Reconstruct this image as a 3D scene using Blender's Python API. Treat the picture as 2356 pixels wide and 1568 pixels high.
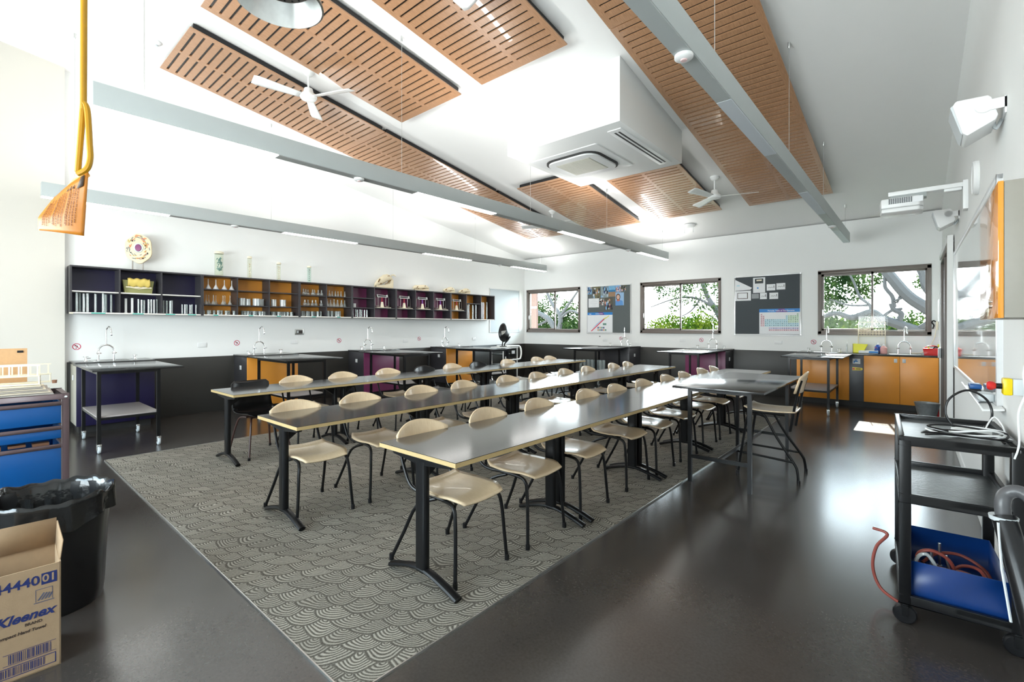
import bpy, bmesh, math, random
from mathutils import Vector, Matrix
random.seed(7)
PI = math.pi
for o in list(bpy.data.objects): bpy.data.objects.remove(o, do_unlink=True)
scene = bpy.context.scene
COL = scene.collection

# ------------------------------------------------------------------ camera
YAW = math.radians(40.866)
cam_d = bpy.data.cameras.new('camera'); cam = bpy.data.objects.new('camera', cam_d); COL.objects.link(cam)
cam.location = (0, 0, 1.4); cam.rotation_euler = (PI/2, 0, YAW)
cam_d.sensor_fit = 'HORIZONTAL'; cam_d.sensor_width = 36.0
cam_d.lens = 1084.7/2356*36.0
cam_d.shift_x = 0.0; cam_d.shift_y = -(784-752.1)/2356
cam_d.clip_start = 0.05; cam_d.clip_end = 200
scene.camera = cam
# ------------------------------------------------------------------ sky, sun, exposure
vs = scene.view_settings
vs.view_transform = 'Standard'; vs.look = 'None'; vs.exposure = 0.27; vs.gamma = 1.0; vs.use_curve_mapping = False
world = bpy.data.worlds.new('sky'); scene.world = world; world.use_nodes = True
wn = world.node_tree; bg = wn.nodes['Background']
tc = wn.nodes.new('ShaderNodeTexCoord'); sp = wn.nodes.new('ShaderNodeSeparateXYZ'); rp = wn.nodes.new('ShaderNodeValToRGB')
wn.links.new(tc.outputs['Generated'], sp.inputs[0]); wn.links.new(sp.outputs['Z'], rp.inputs[0]); wn.links.new(rp.outputs[0], bg.inputs['Color'])
rp.color_ramp.elements[0].position = 0.0; rp.color_ramp.elements[0].color = (0.94, 0.98, 1.0, 1)
rp.color_ramp.elements[1].position = 0.6; rp.color_ramp.elements[1].color = (0.62, 0.82, 1.0, 1)
bg.inputs['Strength'].default_value = 18.0
SUN_DIR = Vector((0.15, -1.0, -0.633))
sd = bpy.data.lights.new('sun', 'SUN'); sd.energy = 26; sd.angle = math.radians(0.6); sd.color = (1.0, 0.95, 0.86)
sun = bpy.data.objects.new('sun', sd); COL.objects.link(sun); sun.rotation_euler = SUN_DIR.to_track_quat('-Z', 'Y').to_euler(); sun.location = (0, 30, 20)

# ------------------------------------------------------------------ the room's own measures (metres)
XL, YB, ZP = -8.9, 10.85, 0.915           # left wall, window wall, top of the dark wall panel
YK = -2.6                                  # wall behind the camera
SL = 0.151                                 # fall of the ceiling towards the windows
def zc(y): return 3.42 + SL*(YB - y)       # ceiling height
def xw(y): return 0.285 + (YB - y)*0.0085  # right wall runs very slightly off square

# ------------------------------------------------------------------ materials
def lin(c):
    if isinstance(c, str):
        c = [int(c[i:i+2], 16)/255 for i in (0, 2, 4)]
        return tuple((v/12.92 if v <= .04045 else ((v+.055)/1.055)**2.4) for v in c) + (1,)
    return tuple(c) + (1,) if len(c) == 3 else tuple(c)
class NT:
    def __init__(s, m): s.t = m.node_tree; s.b = s.t.nodes['Principled BSDF']
    def n(s, k, **kw):
        x = s.t.nodes.new(k)
        for a, v in kw.items(): setattr(x, a, v)
        return x
    def l(s, a, b): s.t.links.new(a, b)
    def math(s, op, a, b=None, c=None):
        x = s.t.nodes.new('ShaderNodeMath'); x.operation = op
        for i, v in enumerate((a, b, c)):
            if v is None: continue
            if isinstance(v, (int, float)): x.inputs[i].default_value = v
            else: s.l(v, x.inputs[i])
        return x.outputs[0]
MC = {}
def mat(name, color, rough=.5, metal=0.0, coat=0.0, spec=None, noise=None, bump=None, emit=None, trans=None, alpha=None):
    if name in MC: return MC[name]
    m = bpy.data.materials.new(name); m.use_nodes = True; MC[name] = m
    q = NT(m); b = q.b
    b.inputs['Base Color'].default_value = lin(color); b.inputs['Roughness'].default_value = rough
    b.inputs['Metallic'].default_value = metal; b.inputs['Coat Weight'].default_value = coat
    if spec is not None: b.inputs['Specular IOR Level'].default_value = spec
    if trans: b.inputs['Transmission Weight'].default_value = trans
    if alpha: b.inputs['Alpha'].default_value = alpha
    if emit: b.inputs['Emission Color'].default_value = lin(color); b.inputs['Emission Strength'].default_value = emit
    co = q.n('ShaderNodeTexCoord').outputs['Object']
    sc, amt = noise or (30, .04)
    nz = q.n('ShaderNodeTexNoise'); nz.inputs['Scale'].default_value = sc; nz.inputs['Detail'].default_value = 3; q.l(co, nz.inputs['Vector'])
    mx = q.n('ShaderNodeMix', data_type='RGBA'); c = lin(color)
    mx.inputs['A'].default_value = tuple(max(0, v*(1-amt)) for v in c[:3]) + (1,)
    mx.inputs['B'].default_value = tuple(min(1, v*(1+amt)) for v in c[:3]) + (1,)
    q.l(nz.outputs['Fac'], mx.inputs['Factor']); q.l(mx.outputs['Result'], b.inputs['Base Color'])
    if bump:
        n2 = q.n('ShaderNodeTexNoise'); n2.inputs['Scale'].default_value = bump[0]; q.l(co, n2.inputs['Vector'])
        bp = q.n('ShaderNodeBump'); bp.inputs['Strength'].default_value = bump[1]; bp.inputs['Distance'].default_value = .002
        q.l(n2.outputs['Fac'], bp.inputs['Height']); q.l(bp.outputs[0], b.inputs['Normal'])
    return m
def glass(name, tint=(.95, .97, .96), refl=1.0, body=0.06, bodycol=(.9, .95, .95)):
    """thin glass: clear pane with fresnel reflection and a trace of white body"""
    m = bpy.data.materials.new(name); m.use_nodes = True; MC[name] = m
    t = m.node_tree; t.nodes.remove(t.nodes['Principled BSDF']); out = t.nodes['Material Output']
    tr = t.nodes.new('ShaderNodeBsdfTransparent'); tr.inputs[0].default_value = tint + (1,)
    gl = t.nodes.new('ShaderNodeBsdfGlossy'); gl.inputs['Roughness'].default_value = .03
    df = t.nodes.new('ShaderNodeBsdfDiffuse'); df.inputs[0].default_value = bodycol + (1,)
    fr = t.nodes.new('ShaderNodeFresnel'); ge = t.nodes.new('ShaderNodeNewGeometry'); io = t.nodes.new('ShaderNodeMapRange')
    io.inputs['To Min'].default_value = 1.45; io.inputs['To Max'].default_value = 1/1.45          # same reflection from either side of the sheet
    t.links.new(ge.outputs['Backfacing'], io.inputs['Value']); t.links.new(io.outputs[0], fr.inputs[0])
    mu = t.nodes.new('ShaderNodeMath'); mu.operation = 'MULTIPLY'; mu.inputs[1].default_value = refl; t.links.new(fr.outputs[0], mu.inputs[0])
    m1 = t.nodes.new('ShaderNodeMixShader'); m1.inputs[0].default_value = body
    t.links.new(tr.outputs[0], m1.inputs[1]); t.links.new(df.outputs[0], m1.inputs[2])
    m2 = t.nodes.new('ShaderNodeMixShader'); t.links.new(mu.outputs[0], m2.inputs[0]); t.links.new(m1.outputs[0], m2.inputs[1]); t.links.new(gl.outputs[0], m2.inputs[2])
    t.links.new(m2.outputs[0], out.inputs[0]); return m

WALL = mat('wall_paint', (.89, .90, .89), .75, noise=(6, .01), bump=(180, .05))
WALLW = mat('warm_wall_paint', (.70, .67, .61), .75, noise=(6, .01), bump=(180, .05))
CEIL = mat('ceiling_paint', (.9, .9, .89), .85, noise=(4, .01))
PANEL = mat('charcoal_wall_panel', '33322f', .42, noise=(3, .1))
CAB = mat('charcoal_laminate', '3b3a3e', .38, noise=(8, .05))
CABL = mat('pale_grey_laminate', 'b9b4a6', .4, noise=(8, .04))
ORG = mat('orange_laminate', (.90, .36, .05), .36, noise=(6, .05))
PUR = mat('plum_laminate', (.24, .045, .13), .36, noise=(6, .05))
IND = mat('indigo_laminate', (.010, .007, .040), .36, noise=(6, .08))
BTOP = mat('black_bench_laminate', '2b2b2b', .15, noise=(20, .12))
SHELFG = mat('grey_shelf_laminate', 'a79f9c', .4, noise=(60, .06))
BLK = mat('black_powder_coat', (.006, .006, .0065), .33, spec=.28, noise=(40, .1))
BLKP = mat('black_plastic', (.009, .009, .010), .28, spec=.4, noise=(40, .1))
BRN = mat('brown_powder_coat', (.045, .018, .014), .35, noise=(40, .1))
BRNM = mat('taupe_metal', '5e4c4e', .5, noise=(20, .08))
CHR = mat('chrome', (.85, .86, .87), .09, 1.0, noise=(10, .02))
STL = mat('brushed_steel', (.66, .67, .66), .34, 1.0, noise=(60, .1))
GALV = mat('galvanised_steel', (.42, .46, .48), .45, .35, noise=(25, .25))
WFR = mat('bronze_window_frame', '756c66', .4, noise=(10, .06))
WHT = mat('white_plastic', (.84, .85, .85), .35, noise=(10, .02))
WHTM = mat('white_enamel', (.88, .89, .88), .28, noise=(10, .02))
PAPER = mat('white_paper', (.86, .88, .9), .8, noise=(10, .02))
LGRY = mat('light_grey_plastic', (.6, .64, .66), .4, noise=(10, .03))
BARM = mat('silver_grey_aluminium', (.44, .475, .475), .45, .0, noise=(6, .03))
BARU = mat('grey_cover_strip', (.33, .34, .33), .5, noise=(6, .03))
LENSOFF = mat('unlit_diffuser', (.62, .67, .72), .5, noise=(6, .03))
CREAM = mat('cream_plastic', (.83, .76, .60), .45, noise=(20, .05))
FELT = mat('grey_pinboard_felt', '626969', .9, noise=(120, .15), bump=(300, .3))
BLUE = mat('blue_plastic', (.0, .075, .27), .38, noise=(14, .08))
BLUED = mat('deep_blue_plastic', (.002, .032, .16), .38, noise=(14, .08))
RED = mat('red_plastic', (.62, .02, .02), .35, noise=(14, .05))
YEL = mat('yellow_plastic', (.85, .62, .0), .35, noise=(14, .05))
YROD = mat('yellow_painted_steel', (.50, .25, .006), .35, noise=(14, .08))
TAG = mat('orange_plastic_tag', (.44, .145, .0015), .4, noise=(6, .06))
DKTXT = mat('dark_print', (.05, .03, .02), .6, noise=(10, .1))
BPRT = mat('blue_print', (.008, .02, .12), .6, noise=(10, .1))
RPRT = mat('red_print', (.55, .03, .08), .5, noise=(10, .05))
TEAL = mat('teal_label_tape', (.08, .52, .44), .5, noise=(10, .05))
CARD = mat('brown_cardboard', (.36, .24, .14), .85, noise=(40, .08), bump=(200, .2))
BONE = mat('bleached_bone', (.82, .72, .52), .7, noise=(30, .12))
BONED = mat('bone_hollow', (.22, .11, .03), .8, noise=(30, .2))
RUB = mat('red_rubber_hose', (.25, .05, .035), .5, noise=(30, .1))
GRYP = mat('grey_handle_plastic', (.09, .09, .095), .35, noise=(30, .1))
BAG = mat('black_bin_liner', (.012, .012, .012), .16, noise=(30, .1), bump=(30, .9))
TAN = mat('tan_hardboard', (.60, .36, .18), .7, noise=(60, .08))
PWOOD = mat('pale_balsa_board', (.72, .64, .50), .7, noise=(30, .08))
GLW = glass('window_glass', (.97, .99, .98), .14, 0.002)
GLL = glass('laboratory_glass', (.86, .9, .9), 3.0, 0.20)
CLRP = glass('clear_plastic', (.9, .92, .93), 2.0, 0.28)
LAMP = mat('lit_diffuser', (1.0, .985, .95), .5, emit=14.0)

def wood(name, a, b, rough, scale=(2, 40, 2), coat=0.0):
    m = bpy.data.materials.new(name); m.use_nodes = True; q = NT(m); MC[name] = m
    co = q.n('ShaderNodeTexCoord').outputs['Object']; mp = q.n('ShaderNodeMapping'); mp.inputs['Scale'].default_value = scale; q.l(co, mp.inputs[0])
    nz = q.n('ShaderNodeTexNoise'); nz.inputs['Scale'].default_value = 6; nz.inputs['Detail'].default_value = 5; nz.inputs['Roughness'].default_value = .65; q.l(mp.outputs[0], nz.inputs['Vector'])
    r = q.n('ShaderNodeValToRGB'); r.color_ramp.elements[0].position = .3; r.color_ramp.elements[0].color = lin(a); r.color_ramp.elements[1].position = .7; r.color_ramp.elements[1].color = lin(b)
    q.l(nz.outputs['Fac'], r.inputs[0]); q.l(r.outputs[0], q.b.inputs['Base Color']); q.b.inputs['Roughness'].default_value = rough; q.b.inputs['Coat Weight'].default_value = coat
    return m
BEECH = wood('beech_ply', (.68, .51, .32), (.78, .62, .42), .30, (3, 30, 3), .15)
BEECHE = wood('beech_ply_edge', (.42, .30, .13), (.55, .41, .20), .5, (2, 2, 120))
CWOOD = wood('slotted_ceiling_ply', (.33, .17, .085), (.52, .29, .16), .33, (22, 1.6, 22), .25)
FENCEW = wood('cedar_batten', (.05, .014, .005), (.08, .026, .012), .6, (30, 30, 2))
TRUNK = wood('tree_bark', (.0022, .0020, .0018), (.0065, .0060, .0055), .9, (8, 8, 2))
TRUNKP = wood('pale_tree_bark', (.008, .0075, .007), (.018, .017, .016), .9, (8, 8, 2))
TTOP = mat('graphite_table_laminate', '383636', .12, spec=.85, noise=(50, .16))
def leafmat(name, a, b):
    m = bpy.data.materials.new(name); m.use_nodes = True; t = m.node_tree; t.nodes.remove(t.nodes['Principled BSDF'])
    inf = t.nodes.new('ShaderNodeTexCoord'); nz = t.nodes.new('ShaderNodeTexNoise'); nz.inputs['Scale'].default_value = 2.2; t.links.new(inf.outputs['Object'], nz.inputs['Vector'])
    r = t.nodes.new('ShaderNodeValToRGB'); r.color_ramp.elements[0].position = .35; r.color_ramp.elements[1].position = .65
    r.color_ramp.elements[0].color = lin(a); r.color_ramp.elements[1].color = lin(b); t.links.new(nz.outputs['Fac'], r.inputs[0])
    d = t.nodes.new('ShaderNodeBsdfDiffuse'); tl = t.nodes.new('ShaderNodeBsdfTranslucent'); mx = t.nodes.new('ShaderNodeMixShader'); mx.inputs[0].default_value = .5
    t.links.new(r.outputs[0], d.inputs[0]); t.links.new(r.outputs[0], tl.inputs[0]); t.links.new(d.outputs[0], mx.inputs[1]); t.links.new(tl.outputs[0], mx.inputs[2])
    t.links.new(mx.outputs[0], t.nodes['Material Output'].inputs[0]); return m
LEAF1 = leafmat('dark_green_leaves', (.005, .014, .004), (.026, .042, .012))
LEAF2 = leafmat('yellow_green_leaves', (.008, .028, .002), (.052, .066, .006))

def vinyl():
    m = bpy.data.materials.new('charcoal_vinyl_floor'); m.use_nodes = True; q = NT(m)
    co = q.n('ShaderNodeTexCoord').outputs['Object']
    a = q.n('ShaderNodeTexNoise'); a.inputs['Scale'].default_value = 1.3; a.inputs['Detail'].default_value = 4; a.inputs['Roughness'].default_value = .6; q.l(co, a.inputs['Vector'])
    r = q.n('ShaderNodeValToRGB'); r.color_ramp.elements[0].position = .2; r.color_ramp.elements[0].color = lin('302c2a'); r.color_ramp.elements[1].position = .75; r.color_ramp.elements[1].color = lin('4a4541')
    f = q.n('ShaderNodeTexNoise'); f.inputs['Scale'].default_value = 75; f.inputs['Detail'].default_value = 3; q.l(co, f.inputs['Vector'])
    q.l(q.math('ADD', q.math('MULTIPLY', a.outputs['Fac'], .55), q.math('MULTIPLY', f.outputs['Fac'], .45)), r.inputs[0]); q.l(r.outputs[0], q.b.inputs['Base Color'])
    b = q.n('ShaderNodeTexNoise'); b.inputs['Scale'].default_value = 1.1; b.inputs['Detail'].default_value = 2; q.l(co, b.inputs['Vector'])
    mr = q.n('ShaderNodeMapRange'); mr.inputs['To Min'].default_value = .17; mr.inputs['To Max'].default_value = .25; q.l(b.outputs['Fac'], mr.inputs['Value']); q.l(mr.outputs[0], q.b.inputs['Roughness'])
    q.b.inputs['Specular IOR Level'].default_value = .75
    return m
def carpetmat():
    """overlapping fan scales: each fan is a set of arcs, nearer fans lie behind farther ones"""
    m = bpy.data.materials.new('fan_scale_carpet'); m.use_nodes = True; q = NT(m); M = q.math
    co = q.n('ShaderNodeTexCoord').outputs['Object']
    wz = q.n('ShaderNodeTexNoise'); wz.inputs['Scale'].default_value = 2.6; q.l(co, wz.inputs['Vector'])
    ws = q.n('ShaderNodeVectorMath', operation='SCALE'); ws.inputs['Scale'].default_value = .22; q.l(wz.outputs['Color'], ws.inputs[0])
    ad = q.n('ShaderNodeVectorMath', operation='ADD'); q.l(co, ad.inputs[0]); q.l(ws.outputs[0], ad.inputs[1])
    s = q.n('ShaderNodeSeparateXYZ'); q.l(ad.outputs[0], s.inputs[0]); X, Y = s.outputs[0], s.outputs[1]
    p = M('ADD', M('MULTIPLY', X, .7562), M('MULTIPLY', Y, .6543))
    qq = M('SUBTRACT', M('MULTIPLY', X, .6543), M('MULTIPLY', Y, .7562))
    W, Hh, R = .24, .06, .12
    j0 = M('FLOOR', M('DIVIDE', qq, Hh))
    def row(k):
        j = M('SUBTRACT', j0, float(k)); cq = M('MULTIPLY', j, Hh)
        off = M('MULTIPLY', M('FLOORED_MODULO', j, 2.0), W/2)
        dp = M('SUBTRACT', M('FLOORED_MODULO', M('ADD', M('SUBTRACT', p, off), W/2), W), W/2); dq = M('SUBTRACT', qq, cq)
        idx = M('ADD', M('FLOOR', M('DIVIDE', M('ADD', M('SUBTRACT', p, off), W/2), W)), M('MULTIPLY', j, 7.3))
        return M('SQRT', M('ADD', M('MULTIPLY', dp, dp), M('MULTIPLY', dq, dq))), idx
    d1, i1 = row(1); d0, i0 = row(0); dm, im = row(-1)
    in1 = M('LESS_THAN', d1, R); in0 = M('LESS_THAN', d0, R)
    def sel(c, a, b): return M('ADD', M('MULTIPLY', c, a), M('MULTIPLY', M('SUBTRACT', 1.0, c), b))
    d = sel(in1, d1, sel(in0, d0, dm)); ii = sel(in1, i1, sel(in0, i0, im))
    rings = M('ADD', M('MULTIPLY', M('SINE', M('MULTIPLY', d, 2*PI/.0165)), .5), .5)
    rnd = M('FRACT', M('MULTIPLY', M('SINE', M('MULTIPLY', ii, 12.9898)), 43758.5))
    edge = M('SMOOTH_MIN', M('MULTIPLY', M('SUBTRACT', R, d), 60.0), 1.0, .3)
    fib = q.n('ShaderNodeTexNoise'); fib.inputs['Scale'].default_value = 170; fib.inputs['Detail'].default_value = 2; q.l(co, fib.inputs['Vector'])
    f1 = M('MULTIPLY', rings, M('ADD', M('MULTIPLY', rnd, .35), .65)); f2 = M('MULTIPLY', f1, M('MAXIMUM', edge, .25))
    f3 = M('ADD', M('MULTIPLY', f2, .62), M('MULTIPLY', fib.outputs['Fac'], .42))
    r = q.n('ShaderNodeValToRGB'); r.color_ramp.elements[0].position = .2; r.color_ramp.elements[0].color = lin('4c4841'); r.color_ramp.elements[1].position = .85; r.color_ramp.elements[1].color = lin('aba599')
    q.l(f3, r.inputs[0]); q.l(r.outputs[0], q.b.inputs['Base Color']); q.b.inputs['Roughness'].default_value = .95; q.b.inputs['Specular IOR Level'].default_value = .15
    bp = q.n('ShaderNodeBump'); bp.inputs['Strength'].default_value = .5; bp.inputs['Distance'].default_value = .004; q.l(f3, bp.inputs['Height']); q.l(bp.outputs[0], q.b.inputs['Normal'])
    return m

# ------------------------------------------------------------------ mesh and object helpers
class MB:
    def __init__(s): s.v = []; s.f = []; s.k = []
    def add(s, vs_, fs_, k=0):
        n = len(s.v); s.v += [tuple(v) for v in vs_]; s.f += [tuple(i+n for i in f) for f in fs_]; s.k += [k]*len(fs_); return s
    def box(s, x0, x1, y0, y1, z0, z1, k=0):
        V = [(x, y, z) for z in (z0, z1) for y in (y0, y1) for x in (x0, x1)]
        return s.add(V, [(0, 2, 3, 1), (4, 5, 7, 6), (0, 1, 5, 4), (2, 6, 7, 3), (0, 4, 6, 2), (1, 3, 7, 5)], k)
    def cbox(s, c, d, k=0): return s.box(c[0]-d[0]/2, c[0]+d[0]/2, c[1]-d[1]/2, c[1]+d[1]/2, c[2]-d[2]/2, c[2]+d[2]/2, k)
    def tube(s, P, r, n=8, k=0, close=False, flat=1.0):
        P = [Vector(p) for p in P]; m = len(P); rs = r if isinstance(r, (list, tuple)) else [r]*m; rings = []; up = None
        for i in range(m):
            t = (P[min(i+1, m-1)] - P[max(i-1, 0)]) if not close else (P[(i+1) % m] - P[(i-1) % m])
            t.normalize()
            if up is None: up = Vector((0, 0, 1)) if abs(t.z) < .9 else Vector((1, 0, 0))
            a = t.cross(up)
            if a.length < 1e-5: a = t.orthogonal()
            a.normalize(); b = a.cross(t); b.normalize(); up = b
            rings.append([P[i] + a*(math.cos(2*PI*j/n)*rs[i]) + b*(math.sin(2*PI*j/n)*rs[i]*flat) for j in range(n)])
        V = [v for R_ in rings for v in R_]; F = []
        for i in range(m if close else m-1):
            i2 = (i+1) % m
            for j in range(n): F.append((i*n+j, i*n+(j+1) % n, i2*n+(j+1) % n, i2*n+j))
        if not close: F += [tuple(range(n))[::-1], tuple((m-1)*n+j for j in range(n))]
        return s.add(V, F, k)
    def lathe(s, prof, c=(0, 0, 0), n=16, k=0, sx=1, sy=1, axis='z'):
        V = []; F = []; m = len(prof)
        for r, z in prof:
            for j in range(n):
                a = 2*PI*j/n; x, y = r*math.cos(a)*sx, r*math.sin(a)*sy
                V.append((c[0]+x, c[1]+y, c[2]+z) if axis == 'z' else ((c[0]+z, c[1]+x, c[2]+y) if axis == 'x' else (c[0]+x, c[1]+z, c[2]+y)))
        for i in range(m-1):
            for j in range(n): F.append((i*n+j, i*n+(j+1) % n, (i+1)*n+(j+1) % n, (i+1)*n+j))
        if prof[0][0] > 1e-6: F.append(tuple(range(n))[::-1])
        if prof[-1][0] > 1e-6: F.append(tuple((m-1)*n+j for j in range(n)))
        return s.add(V, F, k)
    def cyl(s, c, r, h, n=16, k=0, axis='z'): return s.lathe([(r, 0), (r, h)], c, n, k, axis=axis)
    def prism(s, poly, t0, t1, plane='xy', k=0):
        n = len(poly); mp = {'xy': lambda a, b, t: (a, b, t), 'xz': lambda a, b, t: (a, t, b), 'yz': lambda a, b, t: (t, a, b)}[plane]
        V = [mp(a, b, t0) for a, b in poly] + [mp(a, b, t1) for a, b in poly]
        return s.add(V, [tuple(range(n))[::-1], tuple(range(n, 2*n))] + [(i, (i+1) % n, n+(i+1) % n, n+i) for i in range(n)], k)
    def grid(s, fn, nu, nv, k=0, thick=0):
        V = [fn(i/nu, j/nv) for j in range(nv+1) for i in range(nu+1)]
        return s.add(V, [(j*(nu+1)+i, j*(nu+1)+i+1, (j+1)*(nu+1)+i+1, (j+1)*(nu+1)+i) for j in range(nv) for i in range(nu)], k)
    def tf(s, f): s.v = [tuple(f(*v)) for v in s.v]; return s
    def build(s, name, mt, parent=None, bevel=0, solid=0, smooth=True, recalc=True):
        me = bpy.data.meshes.new(name); me.from_pydata(s.v, [], s.f)
        ms = mt if isinstance(mt, (list, tuple)) else [mt]
        for x in ms: me.materials.append(x)
        for p, k in zip(me.polygons, s.k): p.material_index = k
        bm = bmesh.new(); bm.from_mesh(me)
        if recalc: bmesh.ops.remove_doubles(bm, verts=bm.verts, dist=1e-6); bmesh.ops.recalc_face_normals(bm, faces=bm.faces)
        if bevel:
            es = [e for e in bm.edges if len(e.link_faces) == 2 and e.calc_face_angle(0) > .9]
            bmesh.ops.bevel(bm, geom=es, offset=bevel, segments=2, affect='EDGES', profile=.5)
        bm.to_mesh(me); bm.free()
        if smooth:
            for p in me.polygons: p.use_smooth = True
            me.set_sharp_from_angle(angle=math.radians(38))
        o = bpy.data.objects.new(name, me); COL.objects.link(o)
        if solid:
            md = o.modifiers.new('thickness', 'SOLIDIFY'); md.thickness = solid; md.offset = 0
        if parent: o.parent = parent
        return o
def tag(o, label, cat, group=None):
    o['label'] = label; o['category'] = cat
    if group: o['group'] = group
    return o
def thing(name, label, cat, loc=(0, 0, 0), rz=0, group=None):
    o = bpy.data.objects.new(name, None); o.empty_display_size = .1; COL.objects.link(o); o.location = loc; o.rotation_euler = (0, 0, rz)
    return tag(o, label, cat, group)
def struct(o): o['kind'] = 'structure'; return o
def dup(root, loc, rz=None, label=None, group=None, cat=None):
    kids = {}
    for o in list(root.children): kids[o] = list(o.children)
    r = root.copy(); COL.objects.link(r); r.location = loc
    if rz is not None: r.rotation_euler = (r.rotation_euler[0], r.rotation_euler[1], rz)
    if label: r['label'] = label
    if group: r['group'] = group
    for c, gs in kids.items():
        c2 = c.copy(); COL.objects.link(c2); c2.parent = r
        for g in gs:
            g2 = g.copy(); COL.objects.link(g2); g2.parent = c2
    return r
def text(s, size, name, mt, parent, M, shear=0, bold=0, ext=.0004, align='CENTER'):
    """raised lettering laid out in its local xy plane, then carried to place by matrix M"""
    cu = bpy.data.curves.new(name, 'FONT'); cu.body = s; cu.size = size; cu.shear = shear; cu.offset = bold; cu.extrude = ext; cu.align_x = align; cu.align_y = 'CENTER'; cu.resolution_u = 3
    t = bpy.data.objects.new('tmp_text', cu); COL.objects.link(t); bpy.context.view_layer.update()
    me = bpy.data.meshes.new_from_object(t.evaluated_get(bpy.context.evaluated_depsgraph_get()))
    bpy.data.objects.remove(t, do_unlink=True); bpy.data.curves.remove(cu)
    me.transform(M); me.materials.clear(); me.materials.append(mt)
    o = bpy.data.objects.new(name, me); COL.objects.link(o)
    if parent: o.parent = parent
    return o
def frame_m(origin, ux, uy):
    ux = Vector(ux).normalized(); uy = Vector(uy).normalized(); n = ux.cross(uy)
    m = Matrix.Identity(4)
    for i in range(3): m[i][0] = ux[i]; m[i][1] = uy[i]; m[i][2] = n[i]; m[i][3] = origin[i]
    return m
def arc(c, r, a0, a1, n, plane='xz', other=0):
    out = []
    for i in range(n+1):
        a = math.radians(a0 + (a1-a0)*i/n); u, v = c[0]+r*math.cos(a), c[1]+r*math.sin(a)
        out.append((u, other, v) if plane == 'xz' else ((other, u, v) if plane == 'yz' else (u, v, other)))
    return out
def bez(P, n=8):
    """smooth path through the points (Catmull-Rom)"""
    P = [Vector(p) for p in P]; out = []
    for i in range(len(P)-1):
        a, b, c, d = P[max(i-1, 0)], P[i], P[i+1], P[min(i+2, len(P)-1)]
        for j in range(n):
            t = j/n; out.append(.5*((2*b)+(c-a)*t+(2*a-5*b+4*c-d)*t*t+(3*b-a-3*c+d)*t**3))
    out.append(P[-1]); return out

# ================================================================== the room
b = MB(); b.box(-9.3, 1.0, YK-.2, YB+.15, -.12, 0); struct(b.build('floor', vinyl()))
def yz_wall(name, x0, x1, y0, y1, m, skew=False):
    b = MB(); b.prism([(y0, -.05), (y1, -.05), (y1, zc(y1)), (y0, zc(y0))], x0, x1, 'yz')
    if skew: b.tf(lambda x, y, z: (x + xw(y), y, z))
    return struct(b.build(name, m))
yz_wall('wall_left', -9.08, XL, .87, YB+.15, WALL)
yz_wall('wall_left_column', -9.08, -8.8, YK-.15, .87, WALLW)
yz_wall('wall_right', 0, .18, YK-.15, YB+.15, WALL, True)
def holed_wall(name, x0, x1, y0, y1, holes, m):
    """wall in the xz plane with rectangular openings (x0, x1, z0, z1), left to right"""
    b = MB(); x = x0; H = zc(min(y0, y1))
    Hh = zc(max(y0, y1))
    for hx0, hx1, hz0, hz1 in holes:
        b.box(x, hx0, y0, y1, -.05, Hh); b.box(hx0, hx1, y0, y1, -.05, hz0); b.box(hx0, hx1, y0, y1, hz1, Hh); x = hx1
    b.box(x, x1, y0, y1, -.05, Hh)
    return struct(b.build(name, m, smooth=False))
WIN = [(-8.80, -6.95, 1.25, 2.49), (-5.20, -3.31, 1.25, 2.49), (-1.50, .15, 1.25, 2.49)]
holed_wall('wall_far', -9.08, .285, YB, YB+.15, WIN, WALL)
FILL_WIN = [(-6.6, -4.0, .7, 2.7), (-3.6, -.9, .7, 2.7)]  # unseen windows behind the camera, added and sized to bring in fill daylight
holed_wall('wall_back', -9.08, .55, YK-.15, YK, FILL_WIN, WALL)
b = MB(); y0, y1 = YK-.2, YB+.2
b.add([(-9.2, y0, zc(y0)), (.6, y0, zc(y0)), (.6, y1, zc(y1)), (-9.2, y1, zc(y1)), (-9.2, y0, zc(y0)+.15), (.6, y0, zc(y0)+.15), (.6, y1, zc(y1)+.15), (-9.2, y1, zc(y1)+.15)],
      [(0, 1, 2, 3), (4, 7, 6, 5), (0, 4, 5, 1), (1, 5, 6, 2), (2, 6, 7, 3), (3, 7, 4, 0)])
struct(b.build('ceiling', CEIL, smooth=False))
# charcoal panelling on the lower walls, skirtings
b = MB(); b.box(XL, XL+.014, .90, YB, 0.0, ZP); struct(b.build('trim_1', PANEL, bevel=.002))
b = MB(); b.box(XL+.014, -1.78, YB-.014, YB, 0.0, ZP); struct(b.build('trim_2', PANEL, bevel=.002))
b = MB(); b.box(-.012, 0, YK, 7.72, 0, .10); b.tf(lambda x, y, z: (x+xw(y), y, z)); struct(b.build('baseboard_right', WALL, bevel=.003))
b = MB(); b.box(-8.8, -8.788, YK, .87, 0, .10); struct(b.build('baseboard_left', WALLW, bevel=.003))
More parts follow.
